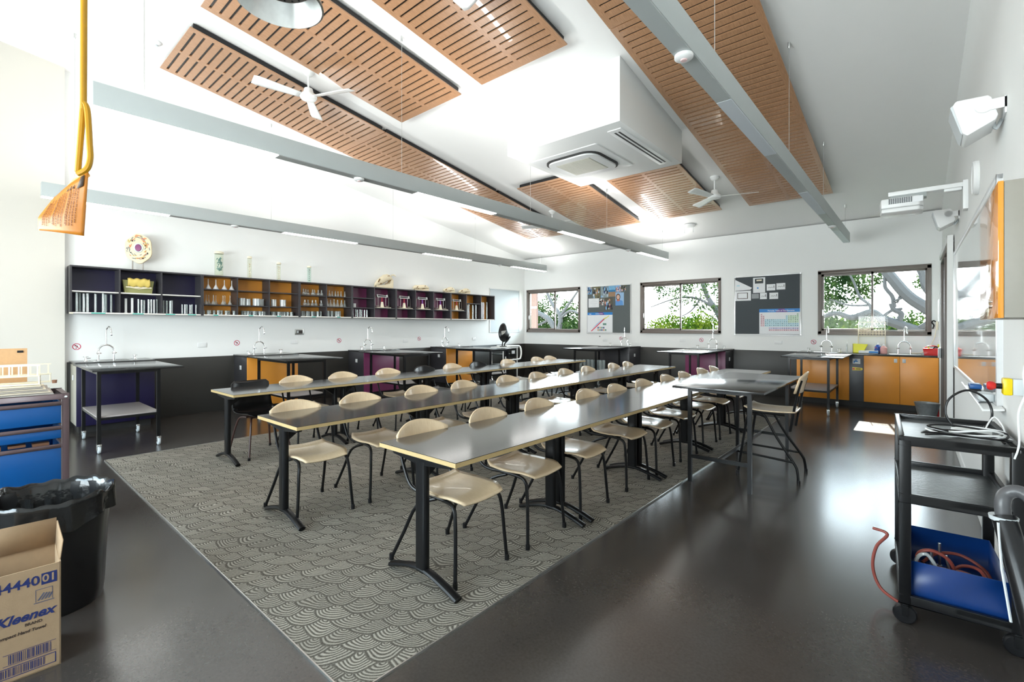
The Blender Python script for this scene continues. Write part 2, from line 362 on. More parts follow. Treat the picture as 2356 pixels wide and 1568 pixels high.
# window glass, sashes
def window(i, x0, x1, z0, z1, y, mull, latch=True, flip=1):
    r = bpy.data.objects.new('window_%d' % i, None); COL.objects.link(r); struct(r); r.location = ((x0+x1)/2, y, z0)
    w = (x1-x0)/2; h = z1-z0; m_ = mull-(x0+x1)/2; f = .055
    b = MB(); b.box(-w, w, -.02, .11, 0, .07); b.box(-w, w, -.02, .11, h-.07, h); b.box(-w, -w+f, -.02, .11, 0, h); b.box(w-f, w, -.02, .11, 0, h)
    b.box(-w, w, -.035, -.02, 0, .02); b.box(-w, w, -.03, -.02, h-.018, h)
    for k in range(2): b.box(-w+f, w-f, -.012+.03*k, -.004+.03*k, .07, .082)
    b.build('window_frame', WFR, r, bevel=.002)
    b = MB(); g = .04; xa, xb = -w+f, m_+.02          # sliding sash on the left
    b.box(xa, xb, .012, .04, .07, .07+.05); b.box(xa, xb, .012, .04, h-.115, h-.07); b.box(xa, xa+g, .012, .04, .07, h-.07); b.box(xb-g*.8, xb, .012, .04, .07, h-.07)
    s = b.build('sliding_sash', WFR, r, bevel=.002)
    b = MB(); b.box(xa+g, xb-g*.8, .024, .028, .12, h-.115); b.build('pane', GLW, s)
    b = MB(); xa, xb = m_-.015, w-f
    b.box(xa, xb, .055, .08, .07, .10); b.box(xa, xb, .055, .08, h-.1, h-.07); b.box(xa, xa+g*.7, .055, .08, .07, h-.07); b.box(xb-g*.6, xb, .055, .08, .07, h-.07)
    s2 = b.build('fixed_sash', WFR, r, bevel=.002)
    b = MB(); b.box(xa+g*.7, xb-g*.6, .066, .07, .10, h-.1); b.build('pane', GLW, s2)
    if latch:
        b = MB(); b.box(-w+f+.008, -w+f+.03, -.002, .014, .37, .49); b.box(-w+f+.013, -w+f+.025, -.012, .0, .41, .45); b.build('latch', STL, s, bevel=.002)
    return r
for i, (W_, mu) in enumerate(zip(WIN, (-7.81, -4.22, -.665))): window(i+1, *W_, YB, mu)
for i, W_ in enumerate(FILL_WIN): window(i+4, *W_, YK-.13, (W_[0]+W_[1])/2, False)  # added fill windows, out of view
# daylight portals: tell the renderer where the sky comes in
for (x0, x1, z0, z1), y, s in [(w, YB+.14, 1) for w in WIN] + [(w, YK-.14, -1) for w in FILL_WIN]:
    ld = bpy.data.lights.new('daylight_portal', 'AREA'); ld.shape = 'RECTANGLE'; ld.size = x1-x0; ld.size_y = z1-z0; ld.cycles.is_portal = True
    lo = bpy.data.objects.new('daylight_portal', ld); COL.objects.link(lo); lo.location = ((x0+x1)/2, y, (z0+z1)/2); lo.rotation_euler = (-PI/2, 0, 0) if s > 0 else (PI/2, 0, 0)
# glazed door in the right wall
r = bpy.data.objects.new('door_1', None); COL.objects.link(r); struct(r); r.location = (xw(8.8)-.03, 8.75, 0); r.rotation_euler = (0, 0, .0085)
b = MB(); b.box(-.02, .03, -1.0, -.93, 0, 2.36); b.box(-.02, .03, 1.0, 1.07, 0, 2.36); b.box(-.02, .03, -1.0, 1.07, 2.36, 2.43); b.box(-.02, .03, .0, .06, 0, 2.36); b.build('door_frame', WFR, r, bevel=.003)
b = MB(); b.box(.005, .028, -.93, 1.0, .01, 2.36); b.build('door_leaf', mat('dark_corridor_glass', (.035, .045, .045), .12, spec=.6), r)
b = MB(); b.box(-.055, -.02, .95, 1.03, .93, 1.08); b.build('door_handle', LGRY, r, bevel=.004)
b = MB(); b.box(-.035, .02, -1.07, -1.0, 0, 2.5); b.box(-.035, .02, 1.07, 1.12, 0, 2.5); b.box(-.035, .02, -1.07, 1.12, 2.43, 2.5); b.build('architrave', WALL, r, bevel=.004)

# carpet set into the vinyl
b = MB(); b.box(-6.46, -1.625, .945, 8.1, 0, .008); cp = b.build('carpet', carpetmat(), smooth=False)
tag(cp, 'large rectangle of grey carpet with overlapping fan arcs under the three table rows', 'carpet')
b = MB(); b.box(-6.466, -6.46, .939, 8.1, 0, .010); b.box(-1.625, -1.619, .939, 8.1, 0, .010); b.box(-6.466, -1.619, .939, .945, 0, .010); b.box(-6.466, -1.619, 8.1, 8.106, 0, .010)
b.build('edge_strip', STL, cp)

# ================================================================== slotted plywood ceiling panels
SA = -math.atan(SL)
def ceiling_panel(x, y, label):
    t = thing('slotted_ceiling_panel', label, 'ceiling panel', (x, y, zc(y)-.105), 0, 'slotted plywood panels under the ceiling'); t.rotation_euler = (SA, 0, 0)
    W, L = 1.245, 2.535; n = 26; b = MB()
    for x0, x1 in ((0, .062), (.597, .648), (1.183, W)): b.box(x0, x1, 0, L, 0, .014)
    m0 = .055; p = (L-2*m0+.024)/n
    ys = [m0 + i*p for i in range(n)]                     # slots start at ys and are .024 wide, the last ends at L-m0
    for x0, x1 in ((.062, .597), (.648, 1.183)):
        a = 0
        for s in ys: b.box(x0, x1, a, s-.0, 0, .014); a = s+.024
        b.box(x0, x1, a, L, 0, .014)
    b.build('slotted_board', CWOOD, t, smooth=False, recalc=False)
    b = MB(); b.box(.03, W-.03, .03, L-.03, .0145, .085); b.build('acoustic_core', BLKP, t)
    return t
cp0 = ceiling_panel(-7.345, 1.61, 'slotted plywood ceiling panel nearest the left column, first of the long left line')
for x, y, lb in [(-7.345, 4.13, 'slotted plywood ceiling panel in the middle of the long left line'),
                 (-7.345, 6.65, 'slotted plywood ceiling panel at the window end of the long left line'),
                 (-5.63, 1.58, 'slotted plywood ceiling panel beside the near left fan, steel shower head in front of it'),
                 (-4.02, 1.58, 'slotted plywood ceiling panel nearest the white bulkhead on its camera side'),
                 (-5.63, 6.65, 'slotted plywood ceiling panel beyond the bulkhead, beside the lit middle light bar'),
                 (-4.02, 6.65, 'slotted plywood ceiling panel beyond the bulkhead, beside the far right fan'),
                 (-2.31, 1.63, 'slotted plywood ceiling panel nearest the camera over the unlit right light bar'),
                 (-2.31, 4.15, 'middle slotted plywood ceiling panel over the unlit right light bar'),
                 (-2.31, 6.67, 'slotted plywood ceiling panel at the window end over the unlit right light bar')]:
    dup(cp0, (x, y, zc(y)-.105), None, lb)

# ================================================================== bulkhead with air conditioner
b = MB(); x0, x1, y0, y1, zb = -4.1, -2.47, 4.65, 6.42, 3.645
b.add([(x0, y0, zb), (x1, y0, zb), (x1, y1, zb), (x0, y1, zb), (x0, y0, zc(y0)), (x1, y0, zc(y0)), (x1, y1, zc(y1)), (x0, y1, zc(y1))],
      [(0, 1, 2, 3), (4, 7, 6, 5), (0, 4, 5, 1), (1, 5, 6, 2), (2, 6, 7, 3), (3, 7, 4, 0)])
tag(b.build('ceiling_bulkhead', WALL, bevel=.003), 'square white plaster bulkhead boxed down from the ceiling around the air conditioner', 'bulkhead')
def rrect(cx, cy, w, h, r, n=6):
    P = []
    for sx, sy, a0 in ((1, 1, 0), (-1, 1, 90), (-1, -1, 180), (1, -1, 270)):
        for i in range(n+1):
            a = math.radians(a0 + 90*i/n); P.append((cx+sx*(w/2-r)+r*math.cos(a), cy+sy*(h/2-r)+r*math.sin(a)))
    return P
t = thing('air_conditioner', 'square white cassette air conditioner set into the underside of the white bulkhead', 'air conditioner', (-3.5, 5.52, zb))
b = MB(); b.prism(rrect(0, 0, 1.02, 1.0, .03), -.012, 0); b.build('mounting_plate', WHT, t, bevel=.003)
b = MB(); b.prism(rrect(0, 0, .82, .80, .20), -.03, -.012); b.build('louvre_gap', mat('dark_vent_gap', (.03, .03, .03), .6), t)
b = MB(); b.prism(rrect(0, 0, .76, .74, .17), -.05, -.022); b.build('face_panel', WHT, t, bevel=.006)
b = MB(); b.box(-.26, .26, -.25, .25, -.054, -.05)
for i in range(22): b.box(-.25, .25, -.24+i*.022, -.232+i*.022, -.058, -.054)
b.build('grille', mat('warm_grey_grille', (.55, .54, .47), .5), t)
t = thing('air_diffuser', 'long white twin-slot air diffuser beside the cassette air conditioner', 'diffuser', (-2.63, 5.53, zb))
b = MB(); b.box(-.085, .085, -.72, .72, -.012, 0); b.build('frame', WHT, t, bevel=.003)
for s in (-.025, .025):
    b = MB(); b.box(s-.012, s+.012, -.65, .65, -.0135, -.0118); b.build('slot', mat('dark_vent_gap', (.03, .03, .03), .6), t)

# ================================================================== suspended light bars
SEG = [(.56, 1.79), (3.30, 4.60), (6.12, 7.45), (8.88, 10.27)]
def light_bar(x, lit, label):
    t = thing('pendant_light_bar', label, 'light', (x, .56, 2.906), 0, 'suspended light bars')
    L = 10.27-.56; b = MB(); w = .1; h = .17
    b.box(-w, 0, 0, L, .006, h); b.build('housing', BARM, t, bevel=.0015)
    gaps = [(1.79, 3.30), (4.60, 6.12), (7.45, 8.88)]
    for a, c in gaps:
        b = MB(); b.box(-w+.004, -.004, a-.56, c-.56, 0, .007); b.build('cover_strip', BARU if lit else BARM, t)
    for a, c in SEG:
        b = MB(); b.box(-w+.004, -.004, a-.56+.002, c-.56-.002, -.002, .007); b.build('diffuser', LAMP if lit else LENSOFF, t)
    for y in (2.6, 8.43):
        b = MB(); b.lathe([(.05, 0), (.05, -.016), (.04, -.024), (0, -.026)], (-w/2, y-.56, 0), 20); s = b.build('motion_sensor', WHT, t)
        b = MB(); b.lathe([(.02, -.024), (.016, -.031), (0, -.033)], (-w/2, y-.56, 0), 14); b.build('sensor_lens', mat('pink_sensor_lens', (.75, .55, .55), .3), s)
    for y in (.85, 3.12, 5.38, 7.6, 10.05):
        z1 = zc(y)-2.906; b = MB(); b.tube([(-w/2, y-.56, h), (-w/2, y-.56, z1-.03)], .0022, 6); c = b.build('suspension_cable', STL, t)
        b = MB(); b.lathe([(.011, 0), (.011, -.05), (.004, -.06)], (-w/2, y-.56, z1), 10); b.build('cable_anchor', STL, c)
    if lit:
        for a, c in SEG:
            ld = bpy.data.lights.new('uplight', 'AREA'); ld.shape = 'RECTANGLE'; ld.size = .07; ld.size_y = c-a; ld.energy = UPW; ld.color = (1.0, .985, .96)
            lo = bpy.data.objects.new('uplight', ld); COL.objects.link(lo); lo.parent = t; lo.location = (-w/2, (a+c)/2-.56, h+.012); lo.rotation_euler = (PI, 0, 0)
    return t
UPW = 17
light_bar(-4.25, True, 'middle pendant light bar, lit, over the left table rows')
light_bar(-7.64, True, 'pendant light bar, lit, nearest the wall of open shelves')
light_bar(-.94, False, 'pendant light bar, unlit, nearest the whiteboard wall')

# ================================================================== ceiling fans
def fan(x, y, rot, label):
    t = thing('ceiling_fan', label, 'fan', (x, y, zc(y)), math.radians(rot), 'white ceiling fans')
    b = MB(); b.lathe([(.0, .0), (.075, .012), (.075, -.012), (.045, -.045), (.02, -.055), (0, -.055)], n=20); b.build('ceiling_cup', WHTM, t)
    b = MB(); b.cyl((0, 0, -.23), .012, .19, 10); b.build('downrod', WHTM, t)
    b = MB(); b.lathe([(.018, -.20), (.05, -.215), (.062, -.26), (.062, -.285), (.10, -.295), (.105, -.32), (.09, -.345), (.045, -.36), (0, -.362)], n=24); b.build('motor', WHTM, t)
    for k in range(3):
        a = k*2*PI/3; b = MB()
        def f(u, v, a=a):
            r_ = .10 + .54*u; w = (.045 + .035*u)*(1 if u < .97 else .8)*(v-.5)*2; z = -.318 + w*.28
            return (r_*math.cos(a)-w*math.sin(a), r_*math.sin(a)+w*math.cos(a), z)
        b.grid(f, 10, 4); b.build('blade', WHTM, t, solid=.006)
    return t
f0 = fan(-5.86, 2.83, 24, 'white three-blade ceiling fan between the two near left slotted panels')
dup(f0, (-2.54, 8.0, zc(8.0)), math.radians(16), 'white three-blade ceiling fan beyond the bulkhead, in front of the right-hand slotted panels')
dup(f0, (-5.87, 8.08, zc(8.08)), math.radians(-25), 'white three-blade ceiling fan mostly hidden behind the middle light bar')
dup(f0, (-2.53, 2.83, zc(2.83)), math.radians(52), 'white three-blade ceiling fan at the top edge of the photo, only one blade tip showing')

t = thing('smoke_detector', 'small round white smoke detector on the ceiling by the near left panel corner', 'smoke detector', (-6.95, 1.49, zc(1.49)))
b = MB(); b.lathe([(.055, 0), (.055, -.02), (.035, -.04), (0, -.045)], n=18); b.build('base', WHT, t)
b = MB(); b.lathe([(.02, -.04), (.018, -.055), (0, -.058)], n=12); b.build('sensing_head', LGRY, t)
t = thing('wireless_access_point', 'flat round white fitting with two hanging stub aerials on the ceiling near the windows', 'access point', (-3.68, 9.96, zc(9.96)))
b = MB(); b.lathe([(.13, 0), (.13, -.025), (.11, -.04), (0, -.045)], n=24); b.build('body', WHT, t)
for s in (-.09, .09):
    b = MB(); b.cyl((s, -.02, -.17), .007, .14, 8); b.build('aerial', WHT, t)

# ================================================================== emergency shower
t = thing('emergency_shower', 'steel emergency shower head with a yellow pull rod hanging from the ceiling at top left', 'shower', (-1.56, .66, 2.44))
b = MB(); b.lathe([(0, .074), (.094, .074), (.112, .04), (.126, .002), (.132, .004), (.118, .050), (.088, .092), (.03, .118), (.02, .14), (0, .14)], n=36); b.build('shower_bowl', STL, t)
b = MB(); b.lathe([(0, .068), (.094, .068), (.094, .072), (0, .072)], n=36); pl = b.build('spray_plate', mat('dark_spray_plate', (.20, .17, .15), .4, .5), t)
b = MB()
for rr, n in ((.085, 22), (.06, 15), (.035, 9), (.0, 1)):
    for i in range(n): b.cyl((rr*math.cos(2*PI*i/n), rr*math.sin(2*PI*i/n), .0665), .0036, .002, 8)
b.build('spray_holes', BLKP, pl)
b = MB(); b.cyl((0, 0, .13), .017, zc(.66)-2.44-.145, 12); b.tube([(0, 0, .26), (-.19, -.445, .26)], .008, 8); b.build('pipe', STL, t)
b = MB(); ox, oy, oz = -1.56, .66, 2.44
def L3(P): return [(p[0]-ox, p[1]-oy, p[2]-oz) for p in P]
b.tube(L3([(-1.742, .212, 2.705), (-1.744, .21, 2.0)]), .0075, 10); b.build('pull_rod', YROD, t)
b = MB(); b.tube(bez(L3([(-1.744, .21, 2.02), (-1.750, .205, 1.92), (-1.756, .20, 1.828)]), 4), .0072, 8); b.tube(bez(L3([(-1.744, .21, 2.02), (-1.736, .217, 1.996), (-1.731, .221, 1.906), (-1.729, .222, 1.864), (-1.737, .216, 1.836), (-1.756, .20, 1.822)]), 6), .0072, 8); b.build('triangular_handle', YROD, t)
# tag
t = thing('instruction_tag', 'orange plastic instruction tag with rows of dark print, hung from the yellow handle', 'tag', (-1.79, .17, 1.70))
ex = Vector((.7562, .6543, 0)); ez = Vector((0, 0, 1)); en = Vector((.6543, -.7562, 0))
def tagp(u, v):
    # u across, v up; top left corner is curled towards the back
    xb = -.064 + .128*u; H0 = .10 + .076*u**1.3
    z = -.033 - .016*u + H0*v; x = xb + .012*v*u; cur = max(0, v-.35)*(1-u)
    return ex*(x + cur*.02) + ez*z - en*(cur*.05 - .012*math.sin(u*3))
b = MB(); b.grid(lambda u, v: tagp(u, v), 16, 12); b.build('sheet', TAG, t, solid=.0012)
b = MB(); b.grid(lambda u, v: ex*(-.055+.11*u) + ez*(.055+.062*u+.03*v*(1-abs(u-.6))) - en*(.045-.03*u+.012*math.sin(v*PI)+.0), 10, 5); b.build('folded_corner', mat('pale_orange_tag_back', (.74, .45, .16), .4), t, solid=.0012)
b = MB(); rnd = random.Random(3)
for i in range(15):
    u = .10 + .052*i + (.03 if i % 5 == 0 else 0); n0 = .12 + rnd.random()*.08; n1 = min(.86, .60 + .26*u + rnd.random()*.1); v = n0
    while v < n1:
        dv = .02 + rnd.random()*.05; p = [tagp(u, v)+en*.0022, tagp(u+.011, v)+en*.0022, tagp(u+.011, v+dv)+en*.0022, tagp(u, v+dv)+en*.0022]
        b.add(p, [(0, 1, 2, 3)]); v += dv + .012
b.build('fine_print', mat('brown_print', (.16, .04, .002), .6), t, solid=.0003, recalc=False)
b = MB(); p = [tagp(.80, .80), tagp(.93, .80), tagp(.94, .98), tagp(.86, .98)]; b.add([q_+en*.0024 for q_ in p], [(0, 1, 2, 3)])
for i in range(3): u = .55+.07*i; b.add([tagp(u, .84)+en*.0024, tagp(u+.04, .84)+en*.0024, tagp(u+.05, .90)+en*.0024], [(0, 1, 2)])
b.build('warning_mark', DKTXT, t, solid=.0003, recalc=False)

# ================================================================== classroom tables in three rows
ORD = ['first', 'second', 'third', 'fourth', 'fifth', 'sixth', 'seventh', 'eighth', 'ninth', 'tenth']
def row_table(loc, label):
    """origin: near left floor corner; local x across (.65), y along (1.29)"""
    t = thing('classroom_table', label, 'table', loc, 0, 'classroom tables in three rows')
    W, L, H = .65, 1.288, .725
    b = MB(); b.box(.002, W-.002, .002, L-.002, H-.024, H-.003, 0); b.box(0, W, 0, L, H-.003, H, 1)
    b.box(0, W, 0, L, H-.026, H-.003, 0); b.build('tabletop', [BEECHE, TTOP], t, smooth=False)
    b = MB(); b.box(W/2-.03, W/2+.03, .06, L-.06, H-.066, H-.026); b.build('rail', BLK, t)
    for y in (.055, L-.055):
        s = 1 if y < .5 else -1
        b = MB(); b.prism(rrect(W/2, y, .085, .045, .018, 4), .07, H-.06); p = b.build('leg', BLK, t)
        b = MB(); P = [(W/2-.285, y, .016), (W/2-.20, y, .044), (W/2-.09, y, .072), (W/2, y, .082), (W/2+.09, y, .072), (W/2+.20, y, .044), (W/2+.285, y, .016)]
        b.tube(bez(P, 4), .025, 10, flat=.62); b.build('foot', BLK, p)
        b = MB(); b.prism([(W/2-.26, H-.026), (W/2+.26, H-.026), (W/2+.24, H-.055), (W/2+.05, H-.075), (W/2-.05, H-.075), (W/2-.24, H-.055)], y-.018, y+.018, 'xz')
        b.add([(W/2-.015, y, H-.17), (W/2+.015, y, H-.17), (W/2+.015, y+s*.15, H-.06), (W/2-.015, y+s*.15, H-.06), (W/2-.015, y, H-.06), (W/2+.015, y, H-.06)], [(0, 1, 2, 3), (0, 3, 4), (1, 5, 2), (3, 2, 5, 4), (0, 4, 5, 1)])
        b.build('bracket', BLK, p)
    return t
t0 = None
for rn, rx, ry, in (('nearest', -2.37, 1.565), ('middle', -3.795, 1.44), ('farthest', -5.745, 1.71)):
    for k in range(5):
        lb = '%s dark-topped plywood-edged table from the camera in the %s row' % (ORD[k], rn)
        loc = (rx, ry+1.29*k, .008)
        if t0 is None: t0 = row_table(loc, lb)
        else: dup(t0, loc, None, lb)

# ================================================================== beech shell chairs, facing +x
def chair_proto(wood_, edge, label):
    t = thing('classroom_chair', label, 'chair', (0, 0, 0), 0, 'plywood chairs at the table rows')
    b = MB()
    def seat(u, v):
        x = -.185 + .40*u; w = .175 + .028*math.sin(PI*min(1, u*1.05))
        y = (v-.5)*2; c = 1 - .10*max(0, abs(u-.5)-.38)/.12*abs(y)**3
        z = .452 + .012*y*y - .008*math.sin(PI*u) - (.030*((u-.72)/.28)**2 if u > .72 else 0) + (.02*((.12-u)/.12)**2 if u < .12 else 0)
        return (x, y*w*c, z)
    b.grid(seat, 16, 12); b.build('seat', wood_, t, solid=.011)
    b = MB()
    def back(u, v):
        y = (u-.5)*2; top = .152 - .062*abs(y)**2.2; zz = .628 + .035*abs(y)**2*0 + v*(top+.022)
        x = -.345 - .10*(zz-.62)/.2*.35 + .055*y*y
        return (x, y*.205*(1-.05*(1-v)), zz)
    b.grid(back, 16, 8); b.build('backrest', wood_, t, solid=.011)
    for s in (-1, 1):
        b = MB(); b.tube(bez([(-.14, s*.155, .428), (.08, s*.165, .426), (.155, s*.178, .405), (.178, s*.19, .33), (.19, s*.20, .17), (.2, s*.212, .012)], 5), .0108, 8); l = b.build('leg', BLK, t)
        b = MB(); b.cyl((.2, s*.2125, 0), .0145, .034, 10); b.build('foot_cap', BLKP, l)
        b = MB(); b.tube(bez([(-.02, s*.150, .415), (-.16, s*.175, .35), (-.25, s*.20, .18), (-.335, s*.225, .012)], 4), .0108, 8); l = b.build('leg', BLK, t)
        b = MB(); b.cyl((-.336, s*.2255, 0), .0145, .034, 10); b.build('foot_cap', BLKP, l)
        b = MB(); b.tube(bez([(.0, s*.148, .428), (-.16, s*.160, .428), (-.24, s*.165, .46), (-.30, s*.165, .56), (-.355, s*.165, .70)], 5), .0105, 8); b.build('back_upright', BLK, t)
    b = MB(); b.tube([(-.13, -.155, .432), (-.13, .155, .432)], .009, 8); b.tube([(.07, -.16, .432), (.07, .16, .432)], .009, 8); b.build('cross_bar', BLK, t)
    return t
CH = {'nearest': (-2.07, [1.90, 2.50, 3.11, 3.87, 4.42, 5.04, 5.73, 6.30, 7.01, 7.53]),
      'middle': (-3.50, [1.73, 2.31, 3.00, 3.62, 4.33, 4.93, 5.60, 6.18, 7.00, 7.48]),
      'farthest': (-5.46, [None, 2.63, 3.25, 3.95, 4.62, 5.20, 5.78, 6.55, 7.45, 7.86])}
c0 = c1 = None; rc = random.Random(5)
for rn, (cx, ys) in CH.items():
    for k, y in enumerate(ys):
        if y is None: continue
        dark = rn == 'farthest' and k in (4, 6)
        lb = '%s chair from the camera at the %s table row, %s' % (ORD[k], rn, 'black moulded back' if dark else 'pale beech seat and back')
        loc = (cx + rc.uniform(-.01, .01), y, .008); rz = math.radians(rc.uniform(-2.5, 2.5))
        if dark:
            if c1 is None: c1 = chair_proto(BLKP, None, lb); c1.location = loc; c1.rotation_euler.z = rz
            else: dup(c1, loc, rz, lb)
        else:
            if c0 is None: c0 = chair_proto(BEECH, None, lb); c0.location = loc; c0.rotation_euler.z = rz
            else: dup(c0, loc, rz, lb)
# black one-piece shell chair with brown legs
t = thing('shell_chair', 'glossy black one-piece shell chair with brown legs at the near end of the farthest row', 'chair', (-5.54, 2.13, .008), math.radians(4))
b = MB()
def shell(u, v):
    y = (v-.5)*2; s = u*1.0
    P = bez([(.22, 0, .425), (.16, 0, .445), (0, 0, .43), (-.13, 0, .435), (-.205, 0, .50), (-.235, 0, .62), (-.275, 0, .785)], 4)
    f_ = s*(len(P)-1); i = min(int(f_), len(P)-2); p = P[i].lerp(P[i+1], f_-i)
    w = .205 + .012*math.sin(PI*s) - (.03 if s > .97 else 0) - (.02 if s < .04 else 0)
    curl = .035*abs(y)**3
    return (p.x + curl*(1 if s > .6 else .1), y*w, p.z + (curl*.9 if s < .62 else 0))
b.grid(shell, 26, 14); b.build('seat_shell', BLKP, t, solid=.006)
for sx, sy in ((1, 1), (1, -1), (-1, 1), (-1, -1)):
    b = MB(); b.tube(bez([(sx*.05, sy*.12, .405), (sx*.13, sy*.155, .395), (sx*.175, sy*.18, .30), (sx*.24, sy*.225, .012)], 5), .0105, 8); l = b.build('leg', BRN, t)
    b = MB(); b.cyl((sx*.24, sy*.225, 0), .0145, .03, 10); b.build('foot_cap', BLKP, l)
b = MB(); b.tube([(.05, -.13, .405), (.05, .13, .405)], .01, 8); b.tube([(-.05, -.13, .405), (-.05, .13, .405)], .01, 8); b.build('under_frame', BRN, t)

# ================================================================== high table and its tall chair
t = thing('high_table', 'tall dark-topped table with black square steel legs standing across the carpet edge', 'table', (-1.33, 5.04, 0))
b = MB(); b.box(-.36, .39, -.88, .82, .855, .875); b.build('tabletop', BTOP, t, bevel=.002)
for x in (-.25, .25):
    for y in (-.74, .74): b = MB(); b.box(x-.016, x+.016, y-.016, y+.016, 0, .855); b.build('leg', BLK, t)
b = MB(); b.box(-.25, .25, -.755, -.725, .82, .855); b.box(-.25, .25, .725, .755, .82, .855); b.box(-.265, -.235, -.74, .74, .82, .855); b.box(.235, .265, -.74, .74, .82, .855); b.build('top_rail', BLK, t)
b = MB(); b.box(-.235, .235, -.755, -.725, .22, .25); b.box(-.235, .235, .725, .755, .22, .25); b.box(-.012, .012, -.725, .725, .223, .247); b.build('stretcher', BLK, t)
t = thing('tall_chair', 'tall laboratory chair with pale plywood seat and back beside the high table', 'chair', (-1.06, 5.06, 0), math.radians(182), None)
b = MB(); b.grid(lambda u, v: (-.20+.42*u, (v-.5)*.40*(1-.06*abs(u-.5)), .618+.012*((v-.5)*2)**2 - .01*math.sin(PI*u) + (.02*((u-.8)/.2)**2 if u > .8 else 0)), 12, 10); b.build('seat', BEECH, t, solid=.012)
b = MB(); b.grid(lambda u, v: (-.235-.045*v+.04*((u-.5)*2)**2, (u-.5)*.40, .80+(.19-.05*abs((u-.5)*2)**2.2)*v), 14, 8); b.build('backrest', BEECH, t, solid=.012)
for s in (-1, 1):
    b = MB(); b.tube(bez([(-.12, s*.17, .595), (.12, s*.175, .60), (.18, s*.18, .57), (.215, s*.19, .40), (.265, s*.225, .015)], 5), .0115, 8); l = b.build('leg', BLK, t)
    b = MB(); b.cyl((.266, s*.2255, 0), .015, .035, 10); b.build('foot_cap', BLKP, l)
    b = MB(); b.tube(bez([(.12, s*.165, .59), (.05, s*.17, .575), (-.06, s*.185, .38), (-.20, s*.21, .17), (-.225, s*.22, .11), (-.235, s*.232, .015)], 5), .0115, 8); l = b.build('leg', BLK, t)
    b = MB(); b.cyl((-.236, s*.2325, 0), .015, .035, 10); b.build('foot_cap', BLKP, l)
    b = MB(); b.tube(bez([(-.16, s*.165, .45), (-.185, s*.165, .60), (-.215, s*.165, .78), (-.25, s*.165, .92)], 4), .0115, 8); b.build('back_upright', BLK, t)
b = MB(); b.tube(bez([(-.195, -.215, .185), (.10, -.20, .20), (.26, -.19, .205), (.315, -.14, .205), (.315, .14, .205), (.26, .19, .205), (.10, .20, .20), (-.195, .215, .185)], 4), .010, 8); b.build('foot_rail', BLK, t)

# ================================================================== fixed sink benches (local x out from the wall, y along it)
def bench_parts(t, L, front, side, side_y, sink=None, body0=0):
    b = MB(); b.box(0.016, .583, .004, L-.004, .10, .905); b.build('cabinet_body', side, t, bevel=.001)
    b = MB(); b.box(.583, .60, .0, L, .10, .903); b.build('front_panel', front, t, bevel=.001)
    b = MB(); b.box(.016, .53, .03, L-.03, 0, .10); b.build('plinth', mat('dark_plinth', '232222', .5), t)
    b = MB(); b.box(.016, .612, -.012, L+.012, .905, .935); b.build('benchtop', BTOP, t, bevel=.002)
    o = MB(); yy = (0.0, -.008) if side_y == 0 else (L-.0, L+.008)
    if side_y is not None:
        o.box(.29, .36, min(yy), max(yy), .69, .76); o.build('power_outlet', WHT, t, bevel=.002)
def steel_sink(t, y):
    b = MB(); b.prism(rrect(.28, y, .30, .44, .04), .935, .939); s = b.build('sink_rim', STL, t)
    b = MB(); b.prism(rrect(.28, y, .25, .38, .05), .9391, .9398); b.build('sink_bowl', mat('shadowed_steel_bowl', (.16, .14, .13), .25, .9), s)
def lab_tap(loc, rz, label, cat='tap'):
    """gooseneck on a two-pillar bridge"""
    t = thing('gooseneck_tap', label, cat, loc, rz, 'gooseneck laboratory taps'); r = .011
    b = MB()
    for s in (-1, 1): b.lathe([(.02, 0), (.02, .008), (.012, .014), (.011, .08), (.017, .085), (.019, .10), (.017, .118), (.011, .125)], (0, s*.083, 0), 12)
    b.tube(bez([(0, -.083, .12), (0, -.078, .155), (0, -.05, .195), (0, 0, .213), (0, .05, .195), (0, .078, .155), (0, .083, .12)], 5), r*.95, 10)
    b.tube(bez([(0, 0, .21), (0, 0, .40), (.010, .006, .44), (.045, .02, .467), (.082, .035, .44), (.095, .04, .395)], 5), .0085, 10)
    b.lathe([(.011, 0), (.014, .01), (.012, .045), (.006, .055)], (.095, .04, .34), 10); b.build('spout', CHR, t)
    for s in (-1, 1):
        b = MB(); b.tube([(.012, s*.083, .10), (.045, s*.083, .10)], .006, 8); b.tube([(.045, s*.083-.026, .10), (.045, s*.083+.026, .10)], .005, 8); b.tube([(.045, s*.083, .074), (.045, s*.083, .126)], .005, 8); b.build('cross_handle', CHR, t)
    return t
def gas_tap(loc, rz, label):
    t = thing('gas_tap', label, 'gas tap', loc, rz, 'chrome gas taps on the benches')
    b = MB(); b.lathe([(.028, 0), (.026, .012), (.016, .022), (.014, .05), (.010, .06)], n=14); b.tube([(0, 0, .035), (.055, 0, .045)], .006, 8); b.build('valve_body', CHR, t)
    b = MB(); b.tube([(-.03, 0, .062), (.03, 0, .062)], .0045, 8); b.tube([(0, -.03, .062), (0, .03, .062)], .0045, 8); b.build('cross_handle', CHR, t)
    return t
def no_drink(loc, rz, label):
    t = thing('no_drinking_sign', label, 'sign', loc, rz, 'round prohibition signs above the benches')
    b = MB(); b.box(0, .002, -.052, .052, -.052, .052); b.build('backing', PAPER, t)
    b = MB(); b.lathe([(.046, 0), (.046, .002), (.037, .002), (.037, 0)], (.0015, 0, 0), 28, axis='x'); b.tube([(.003, -.03, .03), (.003, .03, -.03)], .004, 6); b.build('prohibition_ring', RPRT, t)
    b = MB(); b.box(.002, .003, -.02, .012, .004, .012); b.box(.002, .003, .004, .012, -.012, .012); b.box(.002, .003, -.014, -.004, .012, .022); b.box(.002, .003, -.012, .004, -.025, -.015); b.build('tap_symbol', DKTXT, t)
    return t
